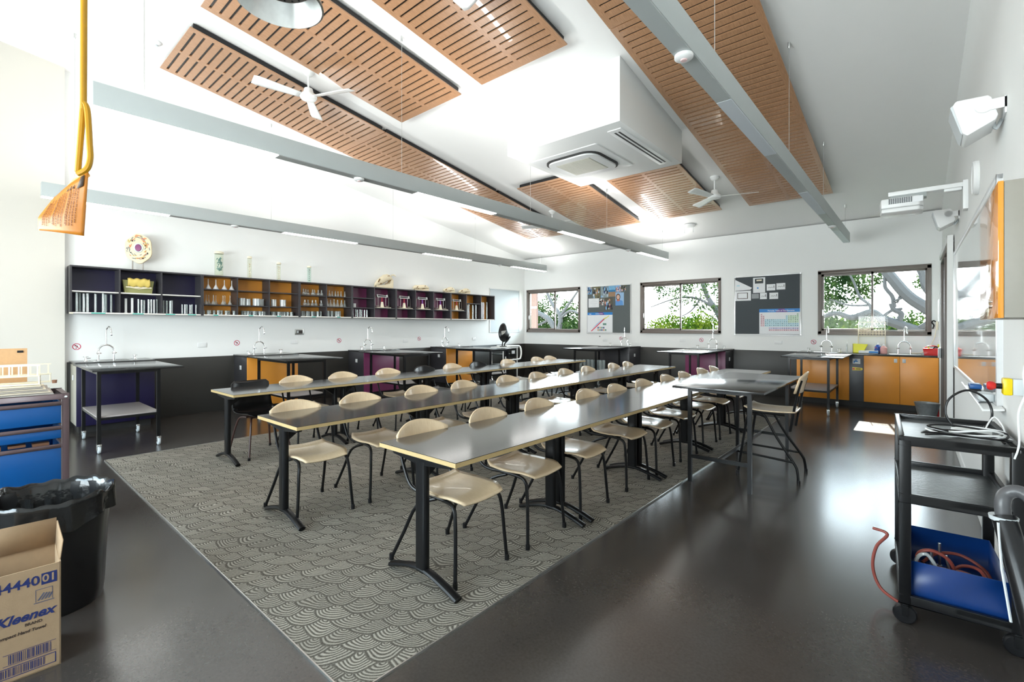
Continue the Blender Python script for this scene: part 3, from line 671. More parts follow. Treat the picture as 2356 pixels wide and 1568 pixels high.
def cover_plate(loc, rz, w, h, label, name='wall_outlet', cat='power outlet'):
    t = thing(name, label, cat, loc, rz)
    b = MB(); b.box(0, .012, -w/2, w/2, -h/2, h/2); b.build('cover_plate', WHT, t, bevel=.003)
    b = MB()
    for s in (-.25, .25): b.box(.012, .015, s*w-.012, s*w+.012, h*.05, h*.28)
    b.build('switch', WHT, t); return t
LU = [('near left', .93, IND, CABL, 'indigo', .35), ('second', 2.99, ORG, CAB, 'orange', .32), ('third', 5.13, PUR, CAB, 'plum', .30), ('fourth', 7.28, ORG, CAB, 'orange', .24)]
tap0 = gas0 = sign0 = None
def put_tap(loc, rz, label):
    global tap0
    if tap0 is None: tap0 = lab_tap(loc, rz, label)
    else: dup(tap0, loc, rz, label)
def put_gas(loc, rz, label):
    global gas0
    if gas0 is None: gas0 = gas_tap(loc, rz, label)
    else: dup(gas0, loc, rz, label)
def put_sign(loc, rz, label):
    global sign0
    if sign0 is None: sign0 = no_drink(loc, rz, label)
    else: dup(sign0, loc, rz, label)
signs = [1.0, 3.04, 4.93, 6.95]
for (nm, y0, fr, sd_, cn, ty), sy in zip(LU, signs):
    t = thing('sink_bench', 'fixed sink bench with %s front under the open shelves, %s one from the left column' % (cn, 'first' if nm == 'near left' else nm), 'bench', (XL, y0, 0), 0, 'fixed sink benches')
    bench_parts(t, .83, fr, sd_, 0); steel_sink(t, ty+.05)
    put_tap((XL+.25, y0+ty, .939), 0, 'chrome gooseneck tap on the %s %s sink bench under the open shelves' % ('first' if nm == 'near left' else nm, cn))
    put_gas((XL+.30, y0+.13, .935), math.radians(60), 'chrome gas tap left of the sink on the %s %s bench' % ('first' if nm == 'near left' else nm, cn))
    put_gas((XL+.30, y0+.66, .935), math.radians(-20), 'chrome gas tap right of the sink on the %s %s bench' % ('first' if nm == 'near left' else nm, cn))
    put_sign((XL+.0005, sy, 1.128), 0, 'red ring no-drinking sign on the shelf wall beside the %s %s sink bench' % ('first' if nm == 'near left' else nm, cn))
FU = [('charcoal', -6.03, CAB, CAB, .53, -5.73), ('plum', -3.87, PUR, CAB, .47, -3.70)]
for nm, x0, fr, sd_, ty, sx in FU:
    t = thing('sink_bench', 'fixed sink bench with %s front below the windows' % nm, 'bench', (x0, YB, 0), -PI/2, 'fixed sink benches')
    bench_parts(t, .83, fr, sd_, 1); steel_sink(t, ty-.05)
    put_tap((x0+ty, YB-.25, .939), -PI/2, 'chrome gooseneck tap on the %s-fronted sink bench below the windows' % nm)
    put_gas((x0+.16, YB-.30, .935), -PI/2+.5, 'chrome gas tap left of the sink on the %s-fronted bench below the windows' % nm)
    put_gas((x0+.72, YB-.30, .935), -PI/2-.4, 'chrome gas tap right of the sink on the %s-fronted bench below the windows' % nm)
    put_sign((sx if nm == 'charcoal' else -3.73, YB-.0005, 1.11), -PI/2, 'red ring no-drinking sign on the window wall by the %s-fronted bench' % nm)
# long orange bench in the right corner
t = thing('sink_bench', 'long orange-fronted sink bench under the right-hand window with cupboard doors', 'bench', (-1.76, YB, 0), -PI/2, 'fixed sink benches')
L = .285+1.76-.006
b = MB(); b.box(.001, .583, .004, L, .10, .905); b.build('cabinet_body', CAB, t, bevel=.001)
b = MB(); b.box(.001, .53, .03, L, 0, .10); b.build('plinth', mat('dark_plinth', '232222', .5), t)
b = MB(); b.box(.001, .612, -.012, L, .905, .935); b.build('benchtop', BTOP, t, bevel=.002)
b = MB(); b.box(.583, .60, 0, .81, .10, .903); b.build('front_panel', ORG, t, bevel=.001)
b = MB(); b.box(.583, .60, .814, 1.016, .10, .903); gp = b.build('filler_panel', mat('mid_grey_laminate', '55565a', .4), t, bevel=.001)
b = MB(); b.box(.583, .60, 1.994, L, .10, .903); b.build('filler_panel', mat('mid_grey_laminate', '55565a', .4), t, bevel=.001)
for a, c, hy in ((1.020, 1.503, 1.45), (1.507, 1.990, 1.56)):
    b = MB(); b.box(.583, .602, a, c, .10, .903); d = b.build('door', ORG, t, bevel=.0015)
    b = MB(); b.box(.602, .607, hy-.022, hy+.022, .80, .865); b.build('handle_plate', LGRY, d, bevel=.001)
steel_sink(t, .43); steel_sink(t, 1.55)
put_tap((-1.33, YB-.25, .939), -PI/2, 'chrome gooseneck tap on the orange bench, left one below the right-hand window')
put_tap((-.205, YB-.25, .939), -PI/2, 'chrome gooseneck tap on the orange bench, right one nearest the corner')
put_gas((-1.61, YB-.30, .935), -PI/2+.5, 'chrome gas tap left of the sink on the long orange bench')
put_gas((-1.12, YB-.30, .935), -PI/2-.4, 'chrome gas tap right of the sink on the long orange bench')
put_sign((-1.575, YB-.0005, 1.11), -PI/2, 'red ring no-drinking sign on the window wall above the long orange bench')
t = thing('water_sign', 'small white sticker with a blue tap on the grey panel of the orange bench', 'sticker', (-.845, YB-.6005, .80), -PI/2)
b = MB(); b.box(0, .0015, -.055, .055, -.045, .045); b.build('sticker_face', PAPER, t)
b = MB(); b.box(.0015, .0025, -.035, .02, -.01, .008); b.box(.0015, .0025, -.04, -.025, -.03, .008); b.box(.0015, .0025, -.012, .0, .008, .022); b.box(.0015, .0025, -.025, .013, .022, .03); b.build('tap_symbol', mat('sign_blue', (.02, .25, .7), .5), t)
t = thing('gas_sign', 'small yellow and red label on the grey panel of the orange bench', 'sticker', (-.835, YB-.6005, .665), -PI/2)
b = MB(); b.prism([(-.07, -.03), (.07, -.02), (.08, .0), (.07, .02), (-.07, .03)], 0, .0015, 'yz'); b.build('sticker_face', YEL, t)
b = MB(); b.lathe([(.017, 0), (.017, .001)], (.0015, -.05, 0), 14, axis='x'); b.build('flame_mark', RED, t)
b = MB(); b.box(.0015, .0025, -.02, .05, -.006, .006); b.build('print', DKTXT, t)
cover_plate((XL, 2.52, 1.108), 0, .125, .075, 'white double power outlet between the first and second benches under the shelves')
cover_plate((XL, 4.02, 1.125), 0, .125, .075, 'white double power outlet between the second and third benches under the shelves')
cover_plate((XL, 6.55, 1.09), 0, .125, .075, 'white double power outlet between the third and fourth benches under the shelves')
cover_plate((XL, 8.75, 1.09), 0, .125, .075, 'white double power outlet right of the fourth bench under the shelves')
cover_plate((-6.19, YB, 1.07), -PI/2, .125, .07, 'white double power outlet under the left pinboard on the window wall')
cover_plate((-4.16, YB, 1.09), -PI/2, .125, .07, 'white double power outlet under the middle window')
cover_plate((-2.19, YB, 1.09), -PI/2, .14, .075, 'white double power outlet under the right pinboard on the window wall')
t = thing('isolation_switch', 'steel recessed control plate with a dark window on the wall below the shelves', 'switch plate', (XL, 4.12, 1.31), 0)
b = MB(); b.box(0, .012, -.085, .085, -.055, .055); b.build('plate', STL, t, bevel=.002)
b = MB(); b.box(.012, .014, -.06, .06, -.032, .032); b.build('recess', mat('dark_recess', (.04, .035, .03), .5), t)
b = MB(); b.box(.014, .02, -.05, -.02, -.022, .022); b.build('button', LGRY, t)

# ================================================================== wheeled bench tables
def wheeled_table(loc, rz, label, ty0, ty1):
    """origin: floor point of the near back leg; x out from wall 0..1.05, y along 0..0.54"""
    t = thing('wheeled_table', label, 'table', loc, rz, 'wheeled black tables at the sink benches')
    b = MB(); b.box(-.355, 1.09, ty0, ty1, .905, .925); b.build('tabletop', BTOP, t, bevel=.002)
    b = MB(); b.box(0, 1.05, -.015, .015, .875, .905); b.box(0, 1.05, .525, .555, .875, .905); b.box(-.015, .015, 0, .54, .875, .905); b.box(1.035, 1.065, 0, .54, .875, .905); b.build('top_frame', BLK, t)
    for x in (0, 1.05):
        for y in (0, .54): b = MB(); b.box(x-.017, x+.017, y-.017, y+.017, .105, .905); b.build('leg', BLK, t)
    b = MB(); b.box(.017, 1.033, -.012, .552, .388, .402); b.build('shelf', SHELFG, t, bevel=.001)
    b = MB(); b.box(0, 1.05, .525, .552, .362, .388); b.box(0, 1.05, -.012, .015, .362, .388); b.box(1.035, 1.062, 0, .54, .362, .388); b.box(-.012, .015, 0, .54, .362, .388); b.build('shelf_frame', BLK, t)
    for x in (0, 1.05):
        for y in (0, .54):
            b = MB(); b.lathe([(.014, .085), (.014, .11)], (x, y, 0), 10); b.box(x-.026, x+.034, y-.021, y-.015, .04, .102); b.box(x-.026, x+.034, y+.015, y+.021, .04, .102); b.box(x-.028, x+.038, y-.021, y+.021, .096, .104); b.box(x+.03, x+.075, y-.014, y+.014, .088, .097); c = b.build('castor', CHR, t, bevel=.001)
            b = MB(); b.lathe([(.0, -.013), (.042, -.013), (.047, -.007), (.047, .007), (.042, .013), (.0, .013)], (x+.012, y, .047), 20, axis='y'); b.build('wheel', LGRY, c)
    return t
wt = wheeled_table((-7.93, .955, 0), 0, 'wheeled black table pulled up to the indigo sink bench', -.06, .79)
for x, y, rz, lb, a, c in [(-7.93, 3.03, 0, 'wheeled black table pulled up to the second, orange sink bench', -.05, .83), (-7.93, 5.05, 0, 'wheeled black table pulled up to the third, plum sink bench', -.05, .85), (-7.93, 7.26, 0, 'wheeled black table pulled up to the fourth, orange sink bench', -.05, .68),
                    (-5.83, 9.93, -PI/2, 'wheeled black table pulled up to the charcoal bench, glass cylinders on its shelf', -.30, .60), (-3.65, 9.93, -PI/2, 'wheeled black table pulled up to the plum bench below the windows', -.25, .62), (-1.63, 9.93, -PI/2, 'wheeled black table pulled up to the long orange bench below the right window', -.12, .73)]:
    d = dup(wt, (x, y, 0), rz, lb)
    for c_ in d.children:
        if c_.name.startswith('tabletop'):
            b = MB(); b.box(-.355 if rz == 0 else -.315, 1.09, a, c, .905, .925); tmp = b.build('tmp', BTOP, None, bevel=.002); c_.data = tmp.data; c_.data.name = 'tabletop'; bpy.data.objects.remove(tmp, do_unlink=True)

# ================================================================== open wall shelves and what they hold
XS = -8.6; SB, ST = 1.585, 2.235
UNITS = [('indigo', IND, .90, 2.44, [1.42, 1.91], [[1.895], [1.895], [1.895]], [(1.19, .15), (1.63, .13), (2.02, .12), (2.30, .11)]),
         ('first orange', ORG, 2.44, 3.99, [2.95, 3.46], [[1.768, 2.015]]*3, [(2.63, .07), (3.16, .07), (3.62, .07)]),
         ('second orange', ORG, 3.99, 5.05, [4.51], [[1.80, 2.0]]*2, [(4.26, .08), (4.76, .07)]),
         ('first plum', PUR, 5.05, 6.10, [5.56], [[1.80, 2.0], [1.808]], []),
         ('second plum', PUR, 6.10, 7.68, [6.62, 7.14], [[1.808]]*3, []),
         ('last orange', ORG, 7.68, 9.24, [8.20, 8.72], [[1.808], [2.005], []], [])]
EDGEW = mat('white_shelf_edge', (.80, .78, .74), .45, noise=(20, .03))
for nm, col, y0, y1, div, shs, tapes in UNITS:
    t = thing('open_shelf_unit', '%s-backed open wall shelf unit in the long run above the benches' % nm, 'shelf unit', (XL, y0, SB), 0, 'open wall shelf units')
    L = y1-y0-.002; H = ST-SB; D = .30
    b = MB(); b.box(0, D, 0, .02, 0, H); b.box(0, D, L-.02, L, 0, H); b.box(0, D, .02, L-.02, H-.02, H); b.box(0, D-.004, .02, L-.02, 0, .018); b.build('carcass', CAB, t, smooth=False)
    b = MB(); b.box(0, .008, .02, L-.02, .018, H-.02); b.build('back_panel', col, t)
    b = MB(); b.box(D-.004, D, .02, L-.02, 0, .018); b.build('bottom_edging', EDGEW, t)
    ys = [y0] + div + [y1]
    for d in div: b = MB(); b.box(.008, D-.002, d-y0-.009, d-y0+.009, .018, H-.02); b.build('divider', CAB, t)
    for (a, c), sh in zip(zip(ys, ys[1:]), shs):
        for z in sh:
            b = MB(); b.box(.008, D-.012, a-y0+.01, c-y0-.01, z-SB-.016, z-SB); s = b.build('shelf', EDGEW if nm == 'indigo' else CAB, t, smooth=False)
    for y, w in tapes: b = MB(); b.box(D, D+.001, y-y0-w/2, y-y0+w/2, .001, .015); b.build('label_tape', TEAL, t)
    if nm == 'indigo': b = MB(); b.box(D-.05, D+.006, -.004, .03, -.004, .016); b.build('corner_bumper', CREAM, t)
def put(items, name, label, cat, group, build):
    """build one, copy the rest"""
    first = None
    for loc, sc_, rz in items:
        if first is None:
            first = build(); tag(first, label, cat, group); first.name = name; first.location = loc; first.scale = sc_; first.rotation_euler.z = rz
        else:
            c = dup(first, loc, rz); c.scale = sc_
def glass_cyl(r, h, foot=True):
    def f():
        b = MB(); P = ([(r*1.35, 0), (r*1.35, .006), (r, .010)] if foot else [(0, 0), (r, 0)]) + [(r, h), (r*.9, h), (r*.9, .012), (0, .012)]
        b.lathe(P, n=10)
        return b.build('glass', GLL, None)
    return f
zA = SB+.019; XC = -8.72
rg = random.Random(2)
def col(ys, z, h=1, rx=.0): return [((XC + rg.uniform(-.04, .05)*(1 if rx == 0 else rx), y, z), (1, 1, h*rg.uniform(.96, 1.03)), rg.uniform(0, 6)) for y in ys]
put(col([.975, 1.015, 1.05, 1.09, 1.175, 1.25, 1.285, 1.35], zA), 'measuring_cylinder', 'tall clear measuring cylinder in the left bay of the indigo shelf unit, bottom shelf', 'measuring cylinder', 'tall cylinders in the first indigo bay', glass_cyl(.016, .262))
put(col([1.655, 1.69, 1.725, 1.765, 1.80, 1.835, 1.88], zA), 'measuring_cylinder', 'clear measuring cylinder in the middle bay of the indigo shelf unit, bottom shelf', 'measuring cylinder', 'cylinders in the second indigo bay', glass_cyl(.014, .205))
put(col([1.965, 2.0, 2.035, 2.065], zA), 'measuring_cylinder', 'clear measuring cylinder at the left of the right bay of the indigo shelf unit', 'measuring cylinder', 'cylinders at the left of the third indigo bay', glass_cyl(.015, .20))
put(col([2.20, 2.23, 2.265, 2.295, 2.335, 2.385], zA), 'measuring_cylinder', 'short clear measuring cylinder at the right of the right bay of the indigo shelf unit', 'measuring cylinder', 'short cylinders at the right of the third indigo bay', glass_cyl(.012, .15))
def white_cyl():
    b = MB(); b.lathe([(.022, 0), (.022, .006), (.016, .01), (.016, .215), (.0, .215)], n=10); return b.build('cyl', WHT, None)
put(col([1.505, 1.58], zA), 'plastic_cylinder', 'opaque white plastic measuring cylinder in the middle indigo bay', 'measuring cylinder', 'white cylinders in the second indigo bay', white_cyl)
# bag of pasta-like blocks on the indigo shelf
t = thing('gift_basket', 'olive paper tray with yellow wrapped contents on the middle shelf of the indigo unit', 'basket', (-8.74, 1.65, 1.895), 0)
b = MB(); b.prism([(-.16, 0), (.16, 0), (.185, .19), (-.185, .19)], -.02, .055, 'yz'); b.build('tray', mat('olive_card', (.30, .30, .12), .7), t, bevel=.003)
b = MB(); b.grid(lambda u, v: (.07+.02*math.sin(v*PI), -.13+.26*u, .10+.11*v+.008*math.sin(u*19)), 18, 5); b.build('wrapped_contents', mat('yellow_wrap', (.72, .55, .14), .45), t, solid=.02)
b = MB(); b.box(.058, .075, -.15, .15, .078, .095); b.tube([(.07, -.15, .09), (.075, 0, .065), (.07, .15, .09)], .006, 6); b.build('ribbon', CREAM, t)
def funnel(r, h, stem, m):
    def f():
        b = MB(); b.lathe([(r, 0), (r, .004), (.007, h), (.006, h+stem), (.003, h+stem)], n=14); return b.build('f', m, None)
    return f
FW = mat('frosted_white_plastic', (.62, .62, .63), .5)
put([((-8.70, y, 2.016), (1, 1, 1), 0) for y in (2.55, 2.66, 2.785, 2.895)], 'funnel', 'frosted plastic funnel standing rim down on the top shelf of the first orange unit', 'funnel', 'plastic funnels on the top shelf', funnel(.043, .075, .085, FW))
put([((-8.70+d, y, 1.769), (1, 1, 1), 0) for y, d in ((2.521, 0), (2.624, 0), (2.764, 0), (2.868, 0), (2.583, -.08), (2.684, -.08), (2.818, -.08))], 'funnel', 'clear glass funnel standing rim down on the middle shelf of the first orange unit', 'funnel', 'glass funnels on the middle shelf', funnel(.036, .07, .085, GLL))
def beaker(r, h):
    def f():
        b = MB(); b.lathe([(0, 0), (r, 0), (r, h), (r*1.06, h+.003), (r*.92, h), (r*.92, .004), (0, .004)], n=12); return b.build('b', GLL, None)
    return f
bk = beaker(.023, .068)
put(col([2.50, 2.545, 2.59, 2.645, 2.70, 2.755, 2.81, 2.865, 2.92], zA), 'beaker', 'small clear beaker on the bottom shelf of the first orange unit, left bay', 'beaker', 'beakers in the left bay of the first orange unit', bk)
put(col([3.075, 3.115, 3.155, 3.2, 3.245, 3.29, 3.335, 3.38, 3.42, 3.44], zA)+[((-8.80, y, zA), (1, 1, 1.1), 0) for y in (3.09, 3.14, 3.19, 3.24, 3.29, 3.34, 3.39)], 'beaker', 'clear beaker crowded on the bottom shelf of the first orange unit, middle bay', 'beaker', 'beakers in the middle bay of the first orange unit', bk)
put(col([3.555, 3.60, 3.645, 3.69, 3.735, 3.78, 3.825, 3.87, 3.915], zA)+[((-8.80, y, zA), (1, 1, 1.1), 0) for y in (3.57, 3.62, 3.67, 3.72, 3.77, 3.82, 3.87)], 'beaker', 'clear beaker crowded on the bottom shelf of the first orange unit, right bay', 'beaker', 'beakers in the right bay of the first orange unit', bk)
def trough(r, h, m=CLRP):
    def f():
        b = MB(); b.lathe([(0, 0), (r, 0), (r, h), (r*1.08, h), (r*1.08, h+.008), (r*.96, h+.006), (r*.96, .006), (0, .006)], n=20); return b.build('t', m, None)
    return f
put([((-8.71, 3.055, 1.769), (1, 1, 1), 0), ((-8.74, 3.16, 1.769), (.8, .8, .95), 0), ((-8.70, 3.28, 1.769), (1.1, 1.1, 1), 0), ((-8.77, 3.385, 1.769), (1, 1, 1), 0)], 'plastic_tub', 'round clear plastic tub on the middle shelf of the first orange unit, middle bay', 'tub', 'clear tubs in the middle bay', trough(.052, .115))
put([((-8.71, 3.575, 1.769), (.9, .9, 1), 0), ((-8.71, 3.735, 1.769), (1, 1, 1), 0)], 'plastic_tub', 'round clear plastic tub on the middle shelf of the first orange unit, right bay', 'tub', 'clear tubs in the right bay', trough(.052, .115))
def flask(r, h, m=GLL):
    def f():
        b = MB(); b.lathe([(0, 0), (r, 0), (r, .008), (r*.34, h*.72), (r*.34, h), (r*.45, h+.003), (0, h)], n=12); return b.build('f', m, None)
    return f
def rflask():
    b = MB(); b.lathe([(0, 0), (.022, .002), (.036, .022), (.036, .034), (.024, .052), (.013, .064), (.013, .11), (.017, .112), (0, .112)], n=12); return b.build('r', GLL, None)
put(col([4.10, 4.16, 4.22, 4.28, 4.34, 4.40, 4.46], 2.001), 'round_flask', 'small round-bottomed glass flask on the top shelf of the second orange unit', 'flask', 'round flasks on the top shelf of the second orange unit', rflask)
put(col([4.12, 4.20, 4.29, 4.37, 4.46], 1.801), 'round_flask', 'larger round-bottomed glass flask on the middle shelf of the second orange unit', 'flask', 'round flasks on the middle shelf of the second orange unit', lambda: rflask())
put(col([4.10, 4.145, 4.19, 4.235, 4.28, 4.325, 4.37, 4.415, 4.455], zA)+[((-8.80, y, zA), (1, 1, 1), 0) for y in (4.12, 4.17, 4.22, 4.27, 4.32, 4.37, 4.42)], 'tall_beaker', 'tall clear beaker on the bottom shelf of the second orange unit, left bay', 'beaker', 'tall beakers in the left bay of the second orange unit', beaker(.021, .095))
put(col([4.565, 4.62, 4.68, 4.745, 4.81, 4.875, 4.94], 2.001, rx=.5), 'conical_flask', 'small conical flask on the top shelf of the second orange unit, right bay', 'flask', 'small conical flasks', flask(.026, .105))
put(col([4.575, 4.65, 4.72, 4.79, 4.87, 4.96], 1.801, rx=.5), 'conical_flask', 'larger conical flask on the middle shelf of the second orange unit, right bay', 'flask', 'larger conical flasks', flask(.038, .14))
put(col([4.575, 4.62, 4.665, 4.71, 4.755, 4.80, 4.845], zA)+[((-8.80, y, zA), (1, 1, 1), 0) for y in (4.59, 4.64, 4.69, 4.74, 4.79)], 'tall_beaker', 'tall clear beaker on the bottom shelf of the second orange unit, right bay', 'beaker', 'tall beakers in the right bay of the second orange unit', beaker(.021, .11))
put([((-8.68, 5.13, 1.801), (1, 1, 1), 0)], 'plastic_tub', 'small frosted white tub on the middle shelf of the first plum unit', 'tub', None, trough(.042, .07, FW))
put(col([5.10, 5.145, 5.19, 5.235, 5.28, 5.33, 5.38, 5.43], zA), 'measuring_cylinder', 'clear measuring cylinder on the bottom shelf of the first plum unit', 'measuring cylinder', 'cylinders in the first plum unit', glass_cyl(.016, .155))
put(col([8.27, 8.32, 8.36, 8.50, 8.62], zA), 'measuring_cylinder', 'very tall clear measuring cylinder in the middle bay of the last orange unit', 'measuring cylinder', 'very tall cylinders in the last orange unit', glass_cyl(.022, .37))
put(col([8.80, 8.86, 8.91, 9.08], zA), 'measuring_cylinder', 'very tall clear measuring cylinder in the end bay of the last orange unit', 'measuring cylinder', 'very tall cylinders in the end bay', glass_cyl(.024, .46))
# twin-pan balances
def balance(y, colr, label):
    t = thing('beam_balance', label, 'balance', (-8.71, y, 1.808), 0, 'beam balances on the plum and orange shelves')
    b = MB(); b.box(-.09, .11, -.17, .17, 0, .014); b.build('base', CREAM, t, bevel=.003)
    b = MB(); b.lathe([(.045, .014), (.024, .13), (0, .13)], (.02, 0, 0), 14, sx=1, sy=1); b.build('pillar_cone', CREAM, t)
    b = MB(); b.cyl((.02, 0, .13), .012, .10, 10); b.build('column', colr, t)
    b = MB(); b.box(.0, .04, -.13, .13, .228, .24); b.box(.0, .04, -.13, -.115, .24, .285); b.box(.0, .04, .115, .13, .24, .285); b.tube([(.03, -.12, .278), (.03, .12, .265)], .005, 6); b.build('beam_frame', WHTM, t, bevel=.001)
    b = MB(); b.box(.012, .028, -.10, .10, .243, .262); b.build('rider_beam', BLKP, t)
    for s in (-1, 1):
        b = MB(); b.tube([(.02, s*.145, .26), (.02, s*.165, .22), (.02, s*.165, .05)], .003, 6); b.tube([(.02, s*.095, .23), (.02, s*.095, .05)], .003, 6); b.lathe([(.048, .034), (.052, .044), (.0, .04)], (.02, s*.13, 0), 14); b.build('weighing_pan', STL, t)
    return t
RC = mat('crimson_column', (.5, .03, .05), .4); PC = mat('violet_column', (.28, .10, .5), .4)
bal0 = balance(5.80, RC, 'cream beam balance with red column in the right bay of the first plum unit')
for y, lb in ((6.37, 'cream beam balance with red column in the left bay of the second plum unit'), (7.94, 'cream beam balance with red column on the last orange unit')): dup(bal0, (-8.71, y, 1.808), None, lb)
bal1 = balance(6.88, PC, 'cream beam balance with violet column in the middle bay of the second plum unit')
dup(bal1, (-8.71, 7.42, 1.808), None, 'cream beam balance with violet column in the right bay of the second plum unit')
# on top of the shelves
t = thing('cell_model', 'cream teaching model of a cell with purple nucleus on two legs above the indigo shelves', 'model', (-8.75, 1.665, ST), math.radians(-25))
pts = []
for i in range(40):
    a = 2*PI*i/40; r = 1 + .035*math.cos(6*a+.5) + .02*math.sin(3*a); pts.append((.165*r*math.sin(a), .325+.215*r*math.cos(a)))
b = MB(); b.prism(pts, -.02, .02, 'yz'); b.build('cell_body', mat('cream_resin', (.82, .70, .48), .5, noise=(60, .12)), t, bevel=.008)
b = MB(); b.lathe([(.06, .02), (.056, .03), (0, .032)], (0, 0, .335), 24, sx=1, sy=1.2, axis='x'); b.build('nuclear_membrane', mat('pale_grey_resin', (.62, .68, .66), .4), t)
b = MB(); b.lathe([(.040, .03), (.036, .045), (0, .048)], (0, 0, .335), 20, sx=1, sy=1.35, axis='x'); b.build('nucleus', mat('purple_resin', (.22, .03, .14), .35), t)
ro = random.Random(11)
for nm, m_, n in (('orange_organelles', mat('coral_resin', (.78, .28, .12), .5), 26), ('grey_organelles', mat('slate_resin', (.22, .24, .27), .5), 26), ('dark_spots', BLKP, 5), ('yellow_organelles', mat('ochre_resin', (.6, .42, .08), .5), 14)):
    b = MB()
    for i in range(n):
        a = ro.uniform(0, 2*PI); q_ = ro.uniform(.5, .9); yy, zz = .16*q_*math.sin(a), .335+.205*q_*math.cos(a); l = .008 if nm == 'dark_spots' else ro.uniform(.010, .028); d_ = a + PI/2 + ro.uniform(-.5, .5)
        b.tube([(.022, yy-l*math.sin(d_), zz-l*math.cos(d_)), (.024, yy+l*math.sin(d_), zz+l*math.cos(d_))], .0045 if nm != 'dark_spots' else .008, 6)
    b.build(nm, m_, t)
b = MB(); b.cyl((0, -.075, 0), .008, .16, 8); b.cyl((0, .05, 0), .008, .13, 8); b.build('leg', mat('grey_pin', (.4, .36, .33), .5), t)
def spec_jar(y, r, h, col_, cap, label):
    t = thing('specimen_jar', label, 'jar', (-8.75, y, ST))
    b = MB(); b.lathe([(r, .0), (r, h*.93), (0, h*.93)], n=20); b.lathe([(0, 0), (r*.9, 0), (r*.9, .01), (0, .01)], n=20); b.build('jar_glass', glass('jar_glass_'+label[:6], (.93, .95, .9), 1.5, .14, col_), t)
    b = MB(); b.lathe([(r*1.12, h*.93), (r*1.12, h), (r*.95, h+.01), (0, h+.01)], n=20); b.build('lid', cap, t)
    b = MB(); b.lathe([(r*1.03, 0), (r*1.05, .012), (0, .014)], n=16); b.build('jar_base', mat('cork_base', (.6, .34, .2), .6), t)
    return t
j = spec_jar(2.72, .062, .40, (.72, .85, .62), CREAM, 'wide green-tinted specimen jar with blue-green contents on top of the first orange unit')
b = MB(); rj = random.Random(4)
for i in range(60):
    a = rj.uniform(0, 6.28); z = rj.uniform(.08, .30); r_ = .045*rj.random()**.5*(1.2-.6*abs(z-.18)/.12); b.tube([(r_*math.cos(a), r_*math.sin(a), z), (r_*math.cos(a)+.012, r_*math.sin(a)+.01, z+rj.uniform(.01, .03))], rj.uniform(.003, .008), 5)
b.build('specimen', mat('blue_green_specimen', (.03, .20, .22), .6, noise=(40, .5)), j)
for y, h, c_, nm in ((3.19, .375, (.8, .74, .55), 'tall narrow pale yellow specimen tube above the middle bay of the first orange unit'), (3.68, .32, (.8, .76, .62), 'narrow cream specimen tube with beads above the right bay of the first orange unit'), (4.24, .31, (.25, .68, .66), 'narrow turquoise specimen tube above the second orange unit')):
    j = spec_jar(y, .034, h, c_, CREAM, nm)
    b = MB()
    for k in range(6): b.tube([(.0, -.008+.004*k, .04+.04*k), (.006, .010-.004*k, .055+.04*k)], .006, 6)
    b.build('specimen', mat('dark_specimen', (.10, .10, .08), .6) if 'turq' in nm else mat('ochre_specimen', (.62, .45, .24), .6), j)
